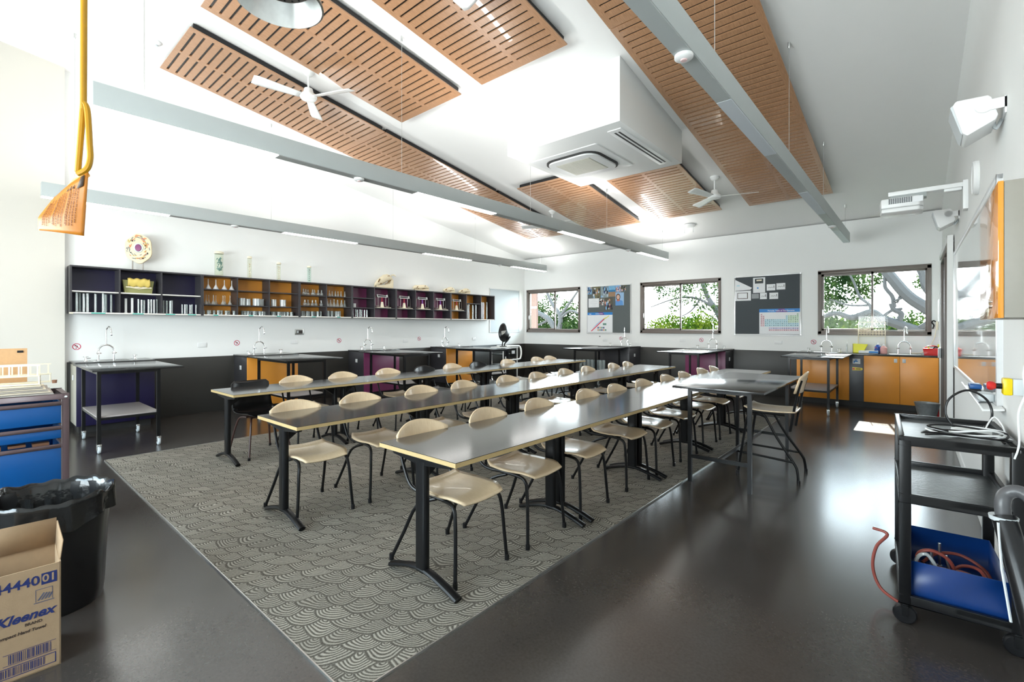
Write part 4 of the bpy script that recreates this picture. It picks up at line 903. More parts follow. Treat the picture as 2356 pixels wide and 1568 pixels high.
def skull(y0, L, H, kind, label):
    t = thing('animal_skull', label, 'skull', (-8.75, y0, ST), 0, 'animal skulls on top of the shelves')
    prof = {'cow': [(0, .20, .10, .10), (.1, .30, .20, .17), (.3, .46, .30, .22), (.5, .62, .34, .26), (.68, .74, .28, .36), (.82, .72, .25, .34), (.95, .62, .18, .24), (1, .58, .08, .12)],
            'low': [(0, .40, .20, .18), (.12, .48, .34, .24), (.3, .5, .36, .22), (.5, .55, .38, .26), (.7, .6, .36, .40), (.88, .55, .34, .36), (1, .45, .2, .2)],
            'round': [(0, .35, .15, .12), (.15, .4, .28, .2), (.35, .45, .35, .28), (.55, .58, .42, .36), (.75, .6, .42, .40), (.92, .55, .32, .3), (1, .5, .15, .15)]}[kind]
    b = MB(); n = 14; V = []; F = []
    for i, (u, zc_, rz_, rx_) in enumerate(prof):
        for k in range(n): a = 2*PI*k/n; V.append((rx_*L*.5*math.cos(a), u*L, zc_*H+rz_*H*math.sin(a)*(1 if math.sin(a) > 0 else .8)))
    for i in range(len(prof)-1):
        for k in range(n): F.append((i*n+k, i*n+(k+1) % n, (i+1)*n+(k+1) % n, (i+1)*n+k))
    F += [tuple(range(n)), tuple((len(prof)-1)*n+k for k in range(n))]; b.add(V, F); b.build('cranium', BONE, t)
    b = MB(); jz = .02*H
    b.prism([(.03*L, jz), (.55*L, jz), (.97*L, jz), (.99*L, .62*H), (.86*L, .66*H), (.78*L, .36*H), (.45*L, .22*H), (.04*L, .16*H)], .055*L+.01, .10*L+.012, 'yz'); b.prism([(.03*L, jz), (.55*L, jz), (.97*L, jz), (.99*L, .62*H), (.86*L, .66*H), (.78*L, .36*H), (.45*L, .22*H), (.04*L, .16*H)], -.10*L-.012, -.055*L-.01, 'yz'); b.build('lower_jaw', BONE, t, bevel=.004)
    b = MB(); s = .34*L*.5 if kind == 'cow' else .38*L*.5
    b.lathe([(.055*H+.018, 0), (.03*H+.012, .006), (0, .007)], (s*.86, .70*L, .80*H if kind == 'cow' else .66*H), 12, axis='x'); b.lathe([(.02*H+.010, 0), (0, .004)], (.10*L*.9+.004, .28*L, .30*H), 10, axis='x')
    b.tube([(.10*L, .14*L, .40*H), (.105*L, .22*L, .62*H)], .011, 6); b.tube([(.13*L, .5*L, .30*H), (.14*L, .68*L, .44*H), (.15*L, .80*L, .60*H)], .008, 6); b.build('eye_socket', BONED, t)
    if kind == 'cow': b = MB(); b.tube(bez([(.05, .86*L, .92*H), (.10, .94*L, .96*H), (.12, 1.02*L, .84*H)], 4), [.016, .016, .015, .014, .013, .011, .010, .008, .005], 8); b.build('horn_core', BONE, t)
    return t
skull(5.66, .44, .31, 'cow', 'large cow-like skull with long snout on top of the first plum unit')
skull(6.67, .42, .155, 'low', 'low flat animal skull on top of the second plum unit, left')
skull(7.56, .35, .15, 'round', 'small brown-shadowed skull on top of the last plum bay')
skull(8.08, .36, .15, 'round', 'palest round skull at the window end of the shelf top')

# ================================================================== boards on the walls
def board(loc, rz, w, h, felt, label, name='pinboard'):
    t = thing(name, label, 'board', loc, rz)
    b = MB(); b.box(0, .012, .012, w-.012, .012, h-.012); b.build('board_face', felt, t)
    b = MB(); b.box(0, .02, 0, w, 0, .022); b.box(0, .02, 0, w, h-.022, h); b.box(0, .02, 0, .022, .022, h-.022); b.box(0, .02, w-.022, w, .022, h-.022)
    for y in (-.004, w-.026):
        for z in (-.004, h-.026): b.box(0, .023, y, y+.03, z, z+.03)
    b.build('aluminium_frame', mat('satin_aluminium', (.72, .73, .74), .35, .6), t, bevel=.001); return t
board((-6.73, YB, 1.235), -PI/2, 1.28, 1.25, FELT, 'grey pinboard with photographs and a chart between the left and middle windows')
board((-3.03, YB, 1.235), -PI/2, 1.25, 1.25, mat('dark_grey_pinboard_felt', '4c5256', .9, noise=(120, .15), bump=(300, .3)), 'dark grey pinboard with the periodic table between the middle and right windows')
board((XL, 9.34, 1.25), 0, 1.26, 1.22, mat('pale_blue_grey_board', (.50, .56, .60), .45), 'plain pale blue-grey board in the corner beside the left window', 'notice_board')
YP = YB-.0125
def sheet(name, label, cat, x0, x1, z0, z1, m, group=None, k=0):
    t = thing(name, label, cat, (x0, YP-.0012*k, z0), -PI/2, group)
    b = MB(); b.box(0, .0012, 0, x1-x0, 0, z1-z0); b.build('sheet', m, t, smooth=False); return t
def blobs(t, w, h, cols, n, seed, x=.0013):
    r_ = random.Random(seed); ms = [mat('photo_tone_%s' % c, c, .4) for c in cols]; b = MB()
    for i in range(n):
        cy, cz = r_.uniform(.08, .92)*w, r_.uniform(.08, .85)*h; rw, rh = r_.uniform(.05, .14)*w, r_.uniform(.06, .18)*h
        P = [(cy+rw*math.cos(a)*min(1, (min(cy, w-cy))/rw), cz+rh*math.sin(a)*min(1, min(cz, h-cz)/rh)) for a in [2*PI*j/8 for j in range(8)]]
        b.prism(P, x, x+.0002+.00004*i, 'yz', i % len(ms))
    b.build('printed_picture', ms, t, smooth=False)
PH = [(-6.717, -6.577, 2.27, 2.47, '7fa8cc', ['2a3d66', 'c9a184', '33506b'], 'narrow photo of a figure in blue at the top left of the left pinboard'),
      (-6.543, -6.325, 2.157, 2.47, '6e6a4e', ['1e2230', 'c98f70', '8fb0cc', '2c2c22', 'd8e2ea'], 'photo of a group outdoors, second along the top of the left pinboard'),
      (-6.31, -6.085, 2.165, 2.475, '8a9aa0', ['2b3a63', '86b7dd', '1d1f2a', 'b9c8d6'], 'photo of people in pale blue shirts, third along the top of the left pinboard'),
      (-6.082, -5.881, 2.185, 2.472, '7ab2d8', [], 'landscape photo of sea over brown rocks at the top of the left pinboard'),
      (-5.876, -5.73, 2.285, 2.475, '86b4e0', ['c37f6a', '7a3044', 'e8d8d0'], 'small photo of a person under blue sky near the top right of the left pinboard'),
      (-5.723, -5.578, 2.29, 2.458, '5d5f4a', ['20242c', 'e0b4a8', '7c8ca8'], 'small dark crowd photo at the top right of the left pinboard'),
      (-6.345, -6.198, 1.965, 2.158, '6f7472', ['e9edf0', '171a1c', 'c98c80'], 'small photo of a person in white beside the white notice on the left pinboard'),
      (-6.195, -5.96, 1.84, 2.16, '5a5648', ['1c2030', '7fb4e6', '8a2d4a', 'dfe6ea', 'c9957c'], 'photo of bending people with a white bag in the middle of the left pinboard')]
for i, (a, c, z0, z1, base, cols, lb) in enumerate(PH):
    t = sheet('photo_print', lb, 'photograph', a, c, z0, z1, mat('photo_base_'+base, base, .35, noise=(25, .35)), 'photographs on the left pinboard', i % 2)
    if cols: blobs(t, c-a, z1-z0, cols, 16, i)
    else:
        b = MB(); b.box(.0013, .0016, 0, c-a, .12, .17); b.build('sea', mat('sea_blue', (.02, .2, .45), .4), t)
        b = MB(); b.box(.0013, .0017, 0, c-a, 0, .12); b.build('rocks', mat('brown_rocks', (.35, .22, .13), .5, noise=(60, .5)), t)
t = sheet('portrait_print', 'portrait photo of a person in blue jacket and orange scarf on the left pinboard', 'photograph', -5.881, -5.645, 1.952, 2.279, mat('photo_sky', '9cc0e2', .4), 'photographs on the left pinboard')
b = MB(); b.lathe([(.062, 0), (.062, .0004), (0, .0004)], (.0013, .075, .215), 18, sy=1.35, axis='x'); b.build('hair', mat('brown_hair_print', (.10, .05, .03), .5), t)
b = MB(); b.lathe([(.043, 0), (.043, .0006), (0, .0006)], (.0018, .075, .212), 18, sy=1.35, axis='x'); b.build('face', mat('skin_print', (.72, .47, .36), .5), t)
b = MB(); b.prism([(.0, 0), (.22, 0), (.2, .11), (.12, .145), (.05, .145), (0, .11)], .0013, .0016, 'yz'); b.build('jacket', mat('blue_jacket_print', (.12, .32, .68), .5), t)
b = MB(); b.prism([(.03, .125), (.075, .155), (.13, .13), (.12, .105), (.085, .125), (.08, .07), (.06, .125), (.04, .105)], .0017, .0021, 'yz'); b.build('scarf', mat('orange_scarf_print', (.6, .12, .03), .5), t)
t = sheet('notice_sheet', 'white notice with faint lines of print at the left of the left pinboard', 'notice', -6.68, -6.36, 1.92, 2.158, PAPER)
b = MB()
for z, a, c in ((.19, .11, .22), (.145, .06, .27), (.10, .06, .27), (.06, .11, .22)): b.box(.0012, .0016, a, c, z, z+.006)
b.build('print_lines', mat('faint_print', (.62, .63, .66), .8), t)
t = sheet('science_chart', 'white wall chart with blue header and a diagonal red, blue and yellow band, left pinboard', 'poster', -6.715, -5.965, 1.262, 1.785, PAPER)
w = .75; b = MB(); b.box(.0012, .0018, 0, w, .455, .523); b.build('blue_header', mat('chart_blue', (.02, .22, .62), .5), t)
b = MB(); b.prism([(.38, .456), (.52, .456), (.47, .522), (.33, .522)], .0018, .0021, 'yz'); b.build('purple_band', mat('chart_purple', (.13, .05, .3), .5), t)
b = MB()
for k in range(12): b.box(.0021, .0024, .25+.018*k, .25+.018*k+.012, .478, .495)
b.box(.0021, .0024, .06, .12, .475, .49); b.build('header_print', PAPER, t)
for nm, m_, P in (('red_band', mat('chart_red', (.7, .06, .10), .5), [(.10, .03), (.14, .03), (.52, .34), (.50, .36)]), ('blue_band', mat('chart_pale_blue', (.35, .55, .8), .5), [(.14, .085), (.50, .36), (.46, .345), (.28, .22)]), ('yellow_tip', mat('chart_yellow', (.8, .75, .15), .5), [(.50, .33), (.64, .41), (.66, .45), (.58, .40), (.48, .36)])):
    b = MB(); b.prism(P, .0012, .0016, 'yz'); b.build(nm, m_, t)
b = MB()
for k, c_ in enumerate(range(9)): b.box(.0012, .0017, .31+.055*(k % 5), .35+.055*(k % 5), .04+.06*(k//5), .085+.06*(k//5), k % 3)
b.box(.0012, .0017, .47, .57, .19, .24, 1); b.build('thumbnail_pictures', [mat('thumb_orange', (.6, .35, .2), .5), mat('thumb_green', (.15, .3, .25), .5), mat('thumb_navy', (.1, .1, .25), .5)], t)
# right pinboard
t = sheet('periodic_table_poster', 'periodic table poster with blue header at the lower right of the right pinboard', 'poster', -2.539, -1.80, 1.258, 1.775, PAPER)
b = MB(); b.box(.0012, .0018, 0, .739, .447, .517); b.build('blue_header', mat('chart_blue', (.02, .22, .62), .5), t)
b = MB(); b.prism([(.30, .448), (.52, .448), (.46, .516), (.36, .516)], .0018, .0020, 'yz'); b.build('purple_band', mat('chart_purple', (.13, .05, .3), .5), t)
text('Periodic Table of The Elements', .038, 'header_lettering', PAPER, t, frame_m((.0022, .40, .478), (0, 1, 0), (0, 0, 1)), bold=.0006)
cm = [mat('cell_aqua', (.45, .72, .80), .6), mat('cell_green', (.55, .76, .55), .6), mat('cell_pink', (.80, .55, .60), .6), mat('cell_lilac', (.62, .60, .80), .6), mat('cell_ink', (.06, .07, .10), .6)]
b = MB(); r_ = random.Random(9)
for row in range(9):
    for c_ in range(18):
        if row == 0 and 0 < c_ < 17: continue
        if row in (1, 2) and 1 < c_ < 12: continue
        if row >= 7 and (c_ < 4 or c_ > 17): continue
        y = .025+.0385*c_; z = .385-.038*row-(.016 if row >= 7 else 0); k = 1 if c_ > 12 and row < 5 else (2 if c_ < 2 or row == 8 else (0 if row < 7 else 3))
        b.box(.0012, .0016, y, y+.034, z, z+.033, k); b.box(.0016, .0019, y+.008, y+.008+r_.choice((.006, .012, .016)), z+.012, z+.024, 4)
b.build('printed_grid', cm, t, smooth=False)
t = thing('folded_paper', 'white paper folded to a triangle at the top left of the right pinboard', 'paper', (-3.02, YP-.001, 2.18), -PI/2)
b = MB(); b.prism([(0, 0), (.31, .01), (.34, .05), (.0, .24)], 0, .002, 'yz'); b.build('sheet', PAPER, t)
b = MB(); b.box(.0021, .0025, .04, .10, .095, .115); b.build('pale_blue_print', mat('pale_blue_ink', (.4, .7, .8), .6), t)
t = sheet('framed_notice', 'white sheet with a thick dark rectangle at the left of the right pinboard', 'notice', -3.02, -2.70, 1.962, 2.172, PAPER)
b = MB()
for a, c, z0, z1 in ((.055, .065, .04, .17), (.245, .26, .04, .17), (.055, .26, .04, .052), (.055, .26, .16, .17)): b.box(.0012, .0018, a, c, z0, z1)
b.build('dark_rectangle', DKTXT, t)
t = sheet('printed_page', 'upright white page with black box and blue dot on the right pinboard', 'notice', -2.658, -2.428, 2.118, 2.435, PAPER)
b = MB(); b.box(.0012, .0018, .035, .195, .195, .295); b.build('black_box', mat('print_charcoal', (.04, .05, .055), .6), t)
b = MB(); b.box(.0018, .0022, .065, .165, .245, .275); b.build('pale_title', CREAM, t)
b = MB(); b.lathe([(.016, 0), (.016, .0006), (0, .0006)], (.0012, .09, .10), 14, axis='x'); b.build('blue_dot', mat('sign_blue', (.02, .25, .7), .5), t)
for i, (a, z, w, lb) in enumerate([(-2.401, 2.155, .16, 'left of the upper pair'), (-2.221, 2.165, .16, 'right of the upper pair'), (-2.527, 1.982, .13, 'left of the lower pair'), (-2.349, 1.978, .16, 'right of the lower pair')]):
    t = sheet('cartoon_card', 'curled white card with black sketch, %s on the right pinboard' % lb, 'card', a, a+w, z, z+.13, PAPER, 'sketch cards on the right pinboard')
    b = MB(); [b.tube(arc((.05+.045*k, .05), .018, 0, 180, 6, 'yz', .002), .0028, 5) for k in range(2)]; b.box(.0012, .0018, w-.03, w-.02, .05, .10); b.build('sketch', DKTXT, t)
t = sheet('grey_card', 'small grey card under the upright page on the right pinboard', 'card', -2.684, -2.548, 2.0, 2.10, mat('grey_card', (.33, .35, .37), .7))
t = thing('screw_hook', 'small dark hook on the wall below the left pinboard', 'hook', (-6.34, YB, 1.16), -PI/2)
b = MB(); b.lathe([(.012, 0), (.010, .02), (0, .022)], (0, 0, 0), 10, axis='x'); b.build('hook', BLKP, t)

# ================================================================== things on the orange bench and around it
BT = .936
t = thing('test_tube_rack', 'cream wire drying rack standing behind the yellow box, in front of the right window sill', 'rack', (-.86, YB-.11, BT), 0)
b = MB()
for z in (.30, .345, .40, .45, .555): b.tube([(0, 0, z), (.39, 0, z)], .0045, 6); b.tube([(0, .05, z), (.39, .05, z)], .0045, 6)
for x in [0, .39]: b.tube([(x, 0, 0), (x, 0, .555)], .005, 6); b.tube([(x, .05, 0), (x, .05, .555)], .005, 6)
for i in range(10): b.tube([(.0433*i, 0, .30), (.0433*i, 0, .45)], .004, 6)
b.build('frame', CREAM, t)
b = MB()
for i in range(24): b.tube([(.01+.0162*i, .025, .45), (.01+.0162*i, .025, .66)], .0016, 5)
b.build('pegs', STL, t)
t = thing('yellow_box', 'open bright yellow plastic box on the orange bench below the right window', 'box', (-.92, YB-.36, BT), 0)
b = MB(); b.prism([(0, 0), (.145, 0), (.215, .155), (0, .165)], 0, .006, 'xz'); b.prism([(0, 0), (.145, 0), (.215, .155), (0, .165)], .12, .126, 'xz'); b.box(0, .006, 0, .126, 0, .165); b.box(0, .145, 0, .126, 0, .006); b.build('box_shell', mat('bright_yellow_plastic', (.9, .85, .0), .4), t)
t = thing('wipes_packet', 'white flat packet with blue print lying on the orange bench', 'packet', (-.83, YB-.45, BT), 0)
b = MB(); b.box(0, .28, 0, .10, 0, .05); b.build('packet', WHT, t, bevel=.012)
b = MB(); b.box(.15, .28, -.001, 0, .01, .04); b.build('blue_print', mat('sign_blue', (.02, .25, .7), .5), t)
def bottle(x, y, r, h, body, cap, label, nm='bottle', z=BT, fill=None):
    t = thing(nm, label, 'bottle', (x, y, z))
    b = MB(); b.lathe([(r*.9, 0), (r, .01), (r, h*.62), (r*.45, h*.76), (r*.4, h*.82), (0, h*.82)], n=16); b.build('bottle_body', body, t)
    b = MB(); b.lathe([(r*.45, h*.80), (r*.42, h*.92), (r*.16, h*.94), (r*.14, h), (0, h)], n=12); b.build('cap', cap, t); return t
bottle(-.565, YB-.28, .045, .19, mat('dark_blue_plastic', (.03, .10, .45), .35), WHT, 'dark blue bottle beside the yellow box on the orange bench')
bottle(-.585, YB-.42, .02, .12, mat('dark_blue_plastic', (.03, .10, .45), .35), RED, 'tiny blue bottle with red cap in front of the dark blue bottle')
bottle(-.48, YB-.34, .05, .17, mat('pink_soap', (.85, .45, .42), .3), WHT, 'pink soap bottle between the yellow box and the right tap')
bottle(-1.0, YB-.40, .012, .21, CLRP, WHT, 'thin clear wash bottle left of the yellow box')
t = thing('cleaning_caddy', 'red plastic carry caddy on the right end of the orange bench', 'caddy', (.055, YB-.52, BT), 0)
b = MB(); V = []
for z, e in ((0, 0), (.115, .018)): V += [(-e, -e, z), (.19+e, -e, z), (.19+e, .14+e, z), (-e, .14+e, z)]
b.add(V, [(0, 1, 2, 3), (0, 1, 5, 4), (1, 2, 6, 5), (2, 3, 7, 6), (3, 0, 4, 7)]); b.build('caddy_tray', RED, t, solid=.005, recalc=False)
b = MB(); b.tube(bez([(.0, .07, .11), (.05, .07, .15), (.14, .07, .15), (.19, .07, .11)], 4), .008, 8); b.build('carry_handle', RED, t)
bottle(.105, YB-.48, .022, .15, YEL, mat('green_cap', (.02, .35, .12), .4), 'yellow bottle with green cap in the red caddy', z=BT+.012)
t = thing('rubber_glove', 'dark rubber glove draped in the red caddy', 'glove', (.19, YB-.46, BT+.02), 0)
b = MB(); b.tube(bez([(-.04, 0, .08), (0, .01, .12), (.05, 0, .10)], 4), [.01, .014, .018, .02, .022, .02, .018, .016, .012], 8, flat=.5); b.build('glove', BLKP, t)
t = thing('sponge', 'yellow-green sponge upright at the back of the red caddy', 'sponge', (.235, YB-.42, BT+.02), 0)
b = MB(); b.box(-.016, .016, -.02, .02, 0, .16); b.build('sponge', mat('lime_sponge', (.6, .62, .08), .9, bump=(200, .6)), t, bevel=.008)
t = thing('wall_notice', 'white laminated notice leaning on the window wall behind the red caddy', 'notice', (.085, YB-.004, 1.00), -PI/2)
b = MB(); b.box(0, .003, -.01, .165, 0, .235); b.build('sheet', PAPER, t)
t = thing('towel_dispenser', 'white rounded paper towel dispenser on the right wall beside the right window', 'dispenser', (xw(10.5)-.001, 10.45, 1.62), PI)
b = MB(); b.box(0, .06, -.16, .16, -.14, .24); b.build('dispenser_case', WHT, t, bevel=.02)
t = thing('hand_spray', 'pale hand spray with a black hooked handle and coiled hose in the window corner', 'hand spray', (.215, YB-.02, 1.40), -PI/2)
b = MB(); b.tube(bez([(.03, -.01, .09), (.03, -.04, .11), (.03, -.06, .08), (.03, -.035, .03), (.03, -.05, -.03)], 5), .010, 8); b.build('hook_handle', BLKP, t)
b = MB(); b.tube(bez([(.04, .01, .10), (.05, .0, 0), (.08, -.04, -.22), (.16, -.16, -.42), (.20, -.36, -.445)], 6), .007, 8); b.lathe([(.016, -.05), (.018, .06), (.01, .10), (0, .10)], (.035, .005, 0), 10); b.build('hose', CREAM, t)
t = thing('bucket', 'galvanised steel bucket on the floor in front of the orange bench doors', 'bucket', (.085, 9.85, 0))
b = MB(); b.lathe([(0, 0), (.11, 0), (.155, .21), (.162, .217), (.150, .212), (.107, .006), (0, .006)], n=28); b.build('pail', GALV, t)
b = MB(); b.tube(bez([(-.155, 0, .205), (-.10, -.12, .215), (0, -.158, .225), (.10, -.12, .215), (.155, 0, .205)], 5), .003, 6); b.build('bail_handle', GALV, t)
t = thing('red_container', 'small red plastic container on the floor behind the steel bucket', 'container', (.232, 9.93, 0))
b = MB(); b.prism([(-.05, 0), (.045, 0), (.055, .17), (.02, .20), (-.035, .19)], -.04, .04, 'xz'); b.build('container', RED, t, bevel=.006)
# glass gas jars on the shelf of the table at the charcoal bench
put([((-5.78+.10*i+.02*(j % 2), 9.05+.11*j, .403), (1, 1, 1), 0) for i in range(6) for j in range(2)], 'gas_jar', 'tall clear gas jar on the shelf of the wheeled table at the charcoal bench', 'gas jar', 'gas jars on the wheeled table shelf', glass_cyl(.036, .27))
# wheeled stand in the corner with an oval shell on it
t = thing('equipment_trolley', 'white and chrome equipment trolley with black side panels in the corner by the left window', 'trolley', (-8.1, 9.05, 0), 0)
b = MB(); b.box(-.2, .25, -.30, .28, .86, .90); b.box(-.22, .27, -.05, .30, .90, .935); b.build('top_tray', WHTM, t, bevel=.01)
b = MB()
for z in (.45, .70): b.box(-.18, .22, -.28, .26, z, z+.015)
b.build('shelf', BLK, t)
b = MB(); b.box(.18, .20, -.26, -.04, .66, .85); b.box(.18, .20, .02, .25, .64, .85); b.build('side_panel', BLKP, t)
b = MB(); b.box(.205, .22, .06, .17, .72, .80); b.build('white_label', PAPER, t)
b = MB()
for x in (-.18, .22):
    for y in (-.28, .26): b.tube([(x, y, .05), (x, y, .88)], .014, 8)
b.tube(bez([(.22, .22, .92), (.22, .36, .90), (.22, .42, .78), (.22, .40, .62), (.22, .30, .57), (.22, -.28, .57)], 5), .02, 8); b.build('tube_frame', WHTM, t)
for x in (-.18, .22):
    for y in (-.28, .26):
        b = MB(); b.lathe([(0, -.012), (.045, -.012), (.045, .012), (0, .012)], (x, y, .045), 14, axis='y'); b.build('wheel', LGRY, t)
t = thing('oval_dish', 'black oval shell with a pale patch standing upright on the corner trolley', 'apparatus', (-8.05, 8.98, .90), math.radians(-20))
b = MB()
def dish(u, v):
    a = 2*PI*u; r = v; y = .15*r*math.cos(a)*(1-.15*math.sin(a)); z = .36+.24*r*math.sin(a); return (.07*(1-r*r)-.10*(z-.36), y, z)
b.grid(dish, 28, 8); b.build('shell', BLKP, t, solid=.012)
b = MB(); b.prism([(-.11, .40), (.04, .42), (-.02, .34), (-.10, .30)], .075, .08, 'yz'); b.build('pale_patch', mat('grey_fabric', (.45, .45, .43), .8), t)
b = MB(); b.tube(bez([(0, .02, .0), (-.01, .04, .08), (.03, .10, .16), (.05, .16, .26)], 5), .018, 8); b.tube([(0, -.05, 0), (.0, -.02, .16)], .015, 8); b.box(-.05, .07, -.09, .07, 0, .02); b.build('stand', BLKP, t)

# ================================================================== right-hand wall
def RW(y, d=0): return xw(y)-d
t = thing('whiteboard', 'long glossy whiteboard on the right wall mirroring the right-hand window', 'whiteboard', (RW(5.5), 5.52, .965), PI+.0085)
b = MB(); b.box(0, .018, -1.82, 1.78, .0, 1.26); b.build('glossy_surface', mat('glossy_white_enamel', (.80, .81, .81), .06, coat=.8, spec=.9), t)
b = MB(); b.box(0, .026, -1.84, -1.80, -.02, 1.28); b.box(0, .026, 1.76, 1.80, -.02, 1.28); b.box(0, .026, -1.84, 1.80, -.02, .005); b.box(0, .026, -1.84, 1.80, 1.25, 1.28); b.build('aluminium_frame', mat('satin_aluminium', (.72, .73, .74), .35, .6), t, bevel=.002)
t = thing('pen_tray', 'bright white sloped pen tray below the whiteboard', 'tray', (RW(4.3), 4.3, .955), PI)
b = MB(); b.prism([(0, 0), (.085, -.01), (.10, .022), (.094, .024), (.08, .0), (0, .010)], -.72, .70, 'xz'); b.build('tray', WHTM, t)
t = thing('board_eraser', 'blue felt board eraser on the pen tray', 'eraser', (RW(4.55, .055), 4.50, .966), PI)
b = MB(); b.box(-.03, .03, -.07, .07, .018, .05); b.build('blue_back', BLUE, t, bevel=.008)
b = MB(); b.box(-.027, .027, -.068, .068, 0, .018); b.build('felt_pad', BLKP, t)
t = thing('board_eraser', 'pale grey round-ended board eraser nearer the red stop button on the pen tray', 'eraser', (RW(4.0, .05), 3.95, .966), PI)
b = MB(); b.prism(rrect(0, 0, .07, .15, .03), 0, .045); b.build('grey_back', LGRY, t, bevel=.006)
t = thing('emergency_stop_button', 'yellow and grey wall box with a projecting red mushroom stop button', 'stop button', (RW(3.1), 3.1, 1.13), PI)
b = MB(); b.box(0, .035, -.034, .034, -.036, .036); b.build('grey_back_box', LGRY, t, bevel=.003)
b = MB(); b.box(.035, .066, -.034, .034, -.038, .038); b.build('yellow_cover', YEL, t, bevel=.006)
b = MB(); b.cyl((.066, 0, 0), .013, .02, 14, axis='x'); b.build('black_collar', BLKP, t)
b = MB(); b.lathe([(.012, .086), (.02, .096), (.021, .108), (.015, .116), (0, .118)], (0, 0, 0), 18, axis='x'); b.build('red_button', RED, t)
t = thing('wall_clock', 'round white-rimmed wall clock high on the right wall', 'clock', (RW(5.0), 5.0, 2.53), PI)
b = MB(); b.lathe([(.125, 0), (.128, .02), (.118, .034), (.112, .028)], (0, 0, 0), 32, axis='x'); b.build('rim', WHT, t)
b = MB(); b.lathe([(.113, .022), (0, .022)], (0, 0, 0), 28, axis='x'); b.build('dial', PAPER, t)
b = MB(); b.box(.023, .025, -.003, .003, 0, .08); b.box(.023, .025, 0, .055, -.003, .003); b.build('hands', BLKP, t)
def speaker(y, z, label):
    t = thing('wall_speaker', label, 'speaker', (RW(y), y, z), 0, 'white wall speakers on the right wall')
    b = MB(); P = [(-.200, .065), (-.185, .09), (-.06, .085), (-.045, .07), (-.02, -.03), (-.03, -.055), (-.14, -.115), (-.160, -.095)]
    b.prism([(p[0]-.01, p[1]) for p in P], -.10, .14, 'xz'); b.build('speaker_case', WHT, t, bevel=.008)
    b = MB(); b.prism([(-.218, .060), (-.21, .07), (-.168, -.10), (-.176, -.09)], -.09, .13, 'xz'); b.build('grille', LGRY, t)
    b = MB(); b.lathe([(.038, -.108), (.038, -.101), (.032, -.101), (.032, -.108)], (-.085, 0, .03), 24, axis='y'); b.cyl((-.085, -.106, .03), .030, .006, 20, axis='y'); b.box(-.06, .0, -.106, -.101, .0, .055); b.box(-.008, .0, -.106, .03, -.03, .06); b.build('wall_bracket', WHT, t)
    b = MB(); b.tube(bez([(-.04, .02, -.03), (-.03, .02, -.07), (-.005, .02, -.02)], 4), .009, 8); b.build('cable_elbow', LGRY, t)
    return t
s0 = speaker(3.68, 2.56, 'larger-looking near white wall speaker at the upper right')
dup(s0, (RW(7.0), 7.0, 2.585), None, 'farther white wall speaker below the projector arm')
t = thing('projector', 'white short-throw projector on a long wall arm above the whiteboard', 'projector', (RW(5.9), 5.9, 2.59), 0)
b = MB(); b.box(-.035, 0, -.06, .06, -.13, .13); b.build('wall_plate', WHT, t, bevel=.003)
b = MB(); b.box(-.56, -.03, -.045, .045, .075, .115); b.box(-.16, -.04, -.035, .035, .05, .075); b.build('arm', WHT, t, bevel=.004)
b = MB(); b.box(-.54, -.28, -.05, .05, .03, .075); b.build('mount', mat('projector_mount_grey', (.35, .38, .38), .5), t)
b = MB(); V = [(-.61, -.16), (-.33, -.16), (-.30, -.10), (-.30, .12), (-.34, .16), (-.60, .16), (-.63, .05)]
b.prism(V, -.06, .03); b.prism([(a*.98-.01, c*.9) for a, c in V], -.10, -.06); b.build('projector_case', WHT, t, bevel=.012)
b = MB()
for i in range(11): b.box(-.55+.016*i, -.544+.016*i, -.163, -.158, -.025, .025)
for k in range(4): b.box(-.555, -.38, -.163, -.158, -.022+.013*k, -.018+.013*k)
b.build('vent_grille', mat('vent_dark_grey', (.16, .18, .19), .5), t)
b = MB(); b.box(-.375, -.305, -.164, -.158, -.03, .022); b.build('label_plate', PAPER, t)
t = thing('wall_cabinet', 'small grey wall cabinet with a glossy orange door at the right edge', 'cabinet', (.35, 2.60, 1.432), 0)
b = MB(); b.box(-.135, .02, -.314, .31, 0, .461); b.build('cabinet_body', mat('warm_grey_laminate', '8f8b82', .5), t, bevel=.001)
b = MB(); b.box(-.150, -.136, -.314, .31, -.001, .462); d = b.build('door', mat('glossy_orange_laminate', (.80, .29, .032), .09, coat=.6), t, bevel=.001)
b = MB(); b.cyl((-.158, -.12, .045), .008, .009, 12, axis='x'); b.cyl((-.158, -.12, .062), .005, .009, 10, axis='x'); b.build('lock', STL, d)
t = thing('document_holder', 'clear plastic wall pocket holding yellow sheets, right of the stop button', 'document holder', (RW(2.78), 2.80, 1.15), PI)
b = MB(); b.box(0, .02, -.035, .035, .0, .22); b.build('clear_pocket', CLRP, t)
b = MB(); b.box(.004, .012, -.025, .02, .02, .15); b.build('yellow_sheet', mat('pale_yellow_sheet', (.85, .72, .30), .6), t)
cover_plate((RW(2.75), 2.78, 1.41), PI, .05, .07, 'small white switch on the right wall just under the orange cabinet', 'wall_switch', 'switch')
t = thing('hanging_cable', 'white cable dangling down the right wall from under the orange cabinet', 'cable', (.33, 2.5, 1.43))
b = MB(); b.tube(bez([(0, 0, 0), (-.02, .05, -.10), (-.035, .10, -.20), (-.028, .12, -.28), (-.045, .13, -.36), (-.04, .16, -.48), (-.05, .18, -.545)], 6), .0035, 6); b.build('cable', WHT, t)

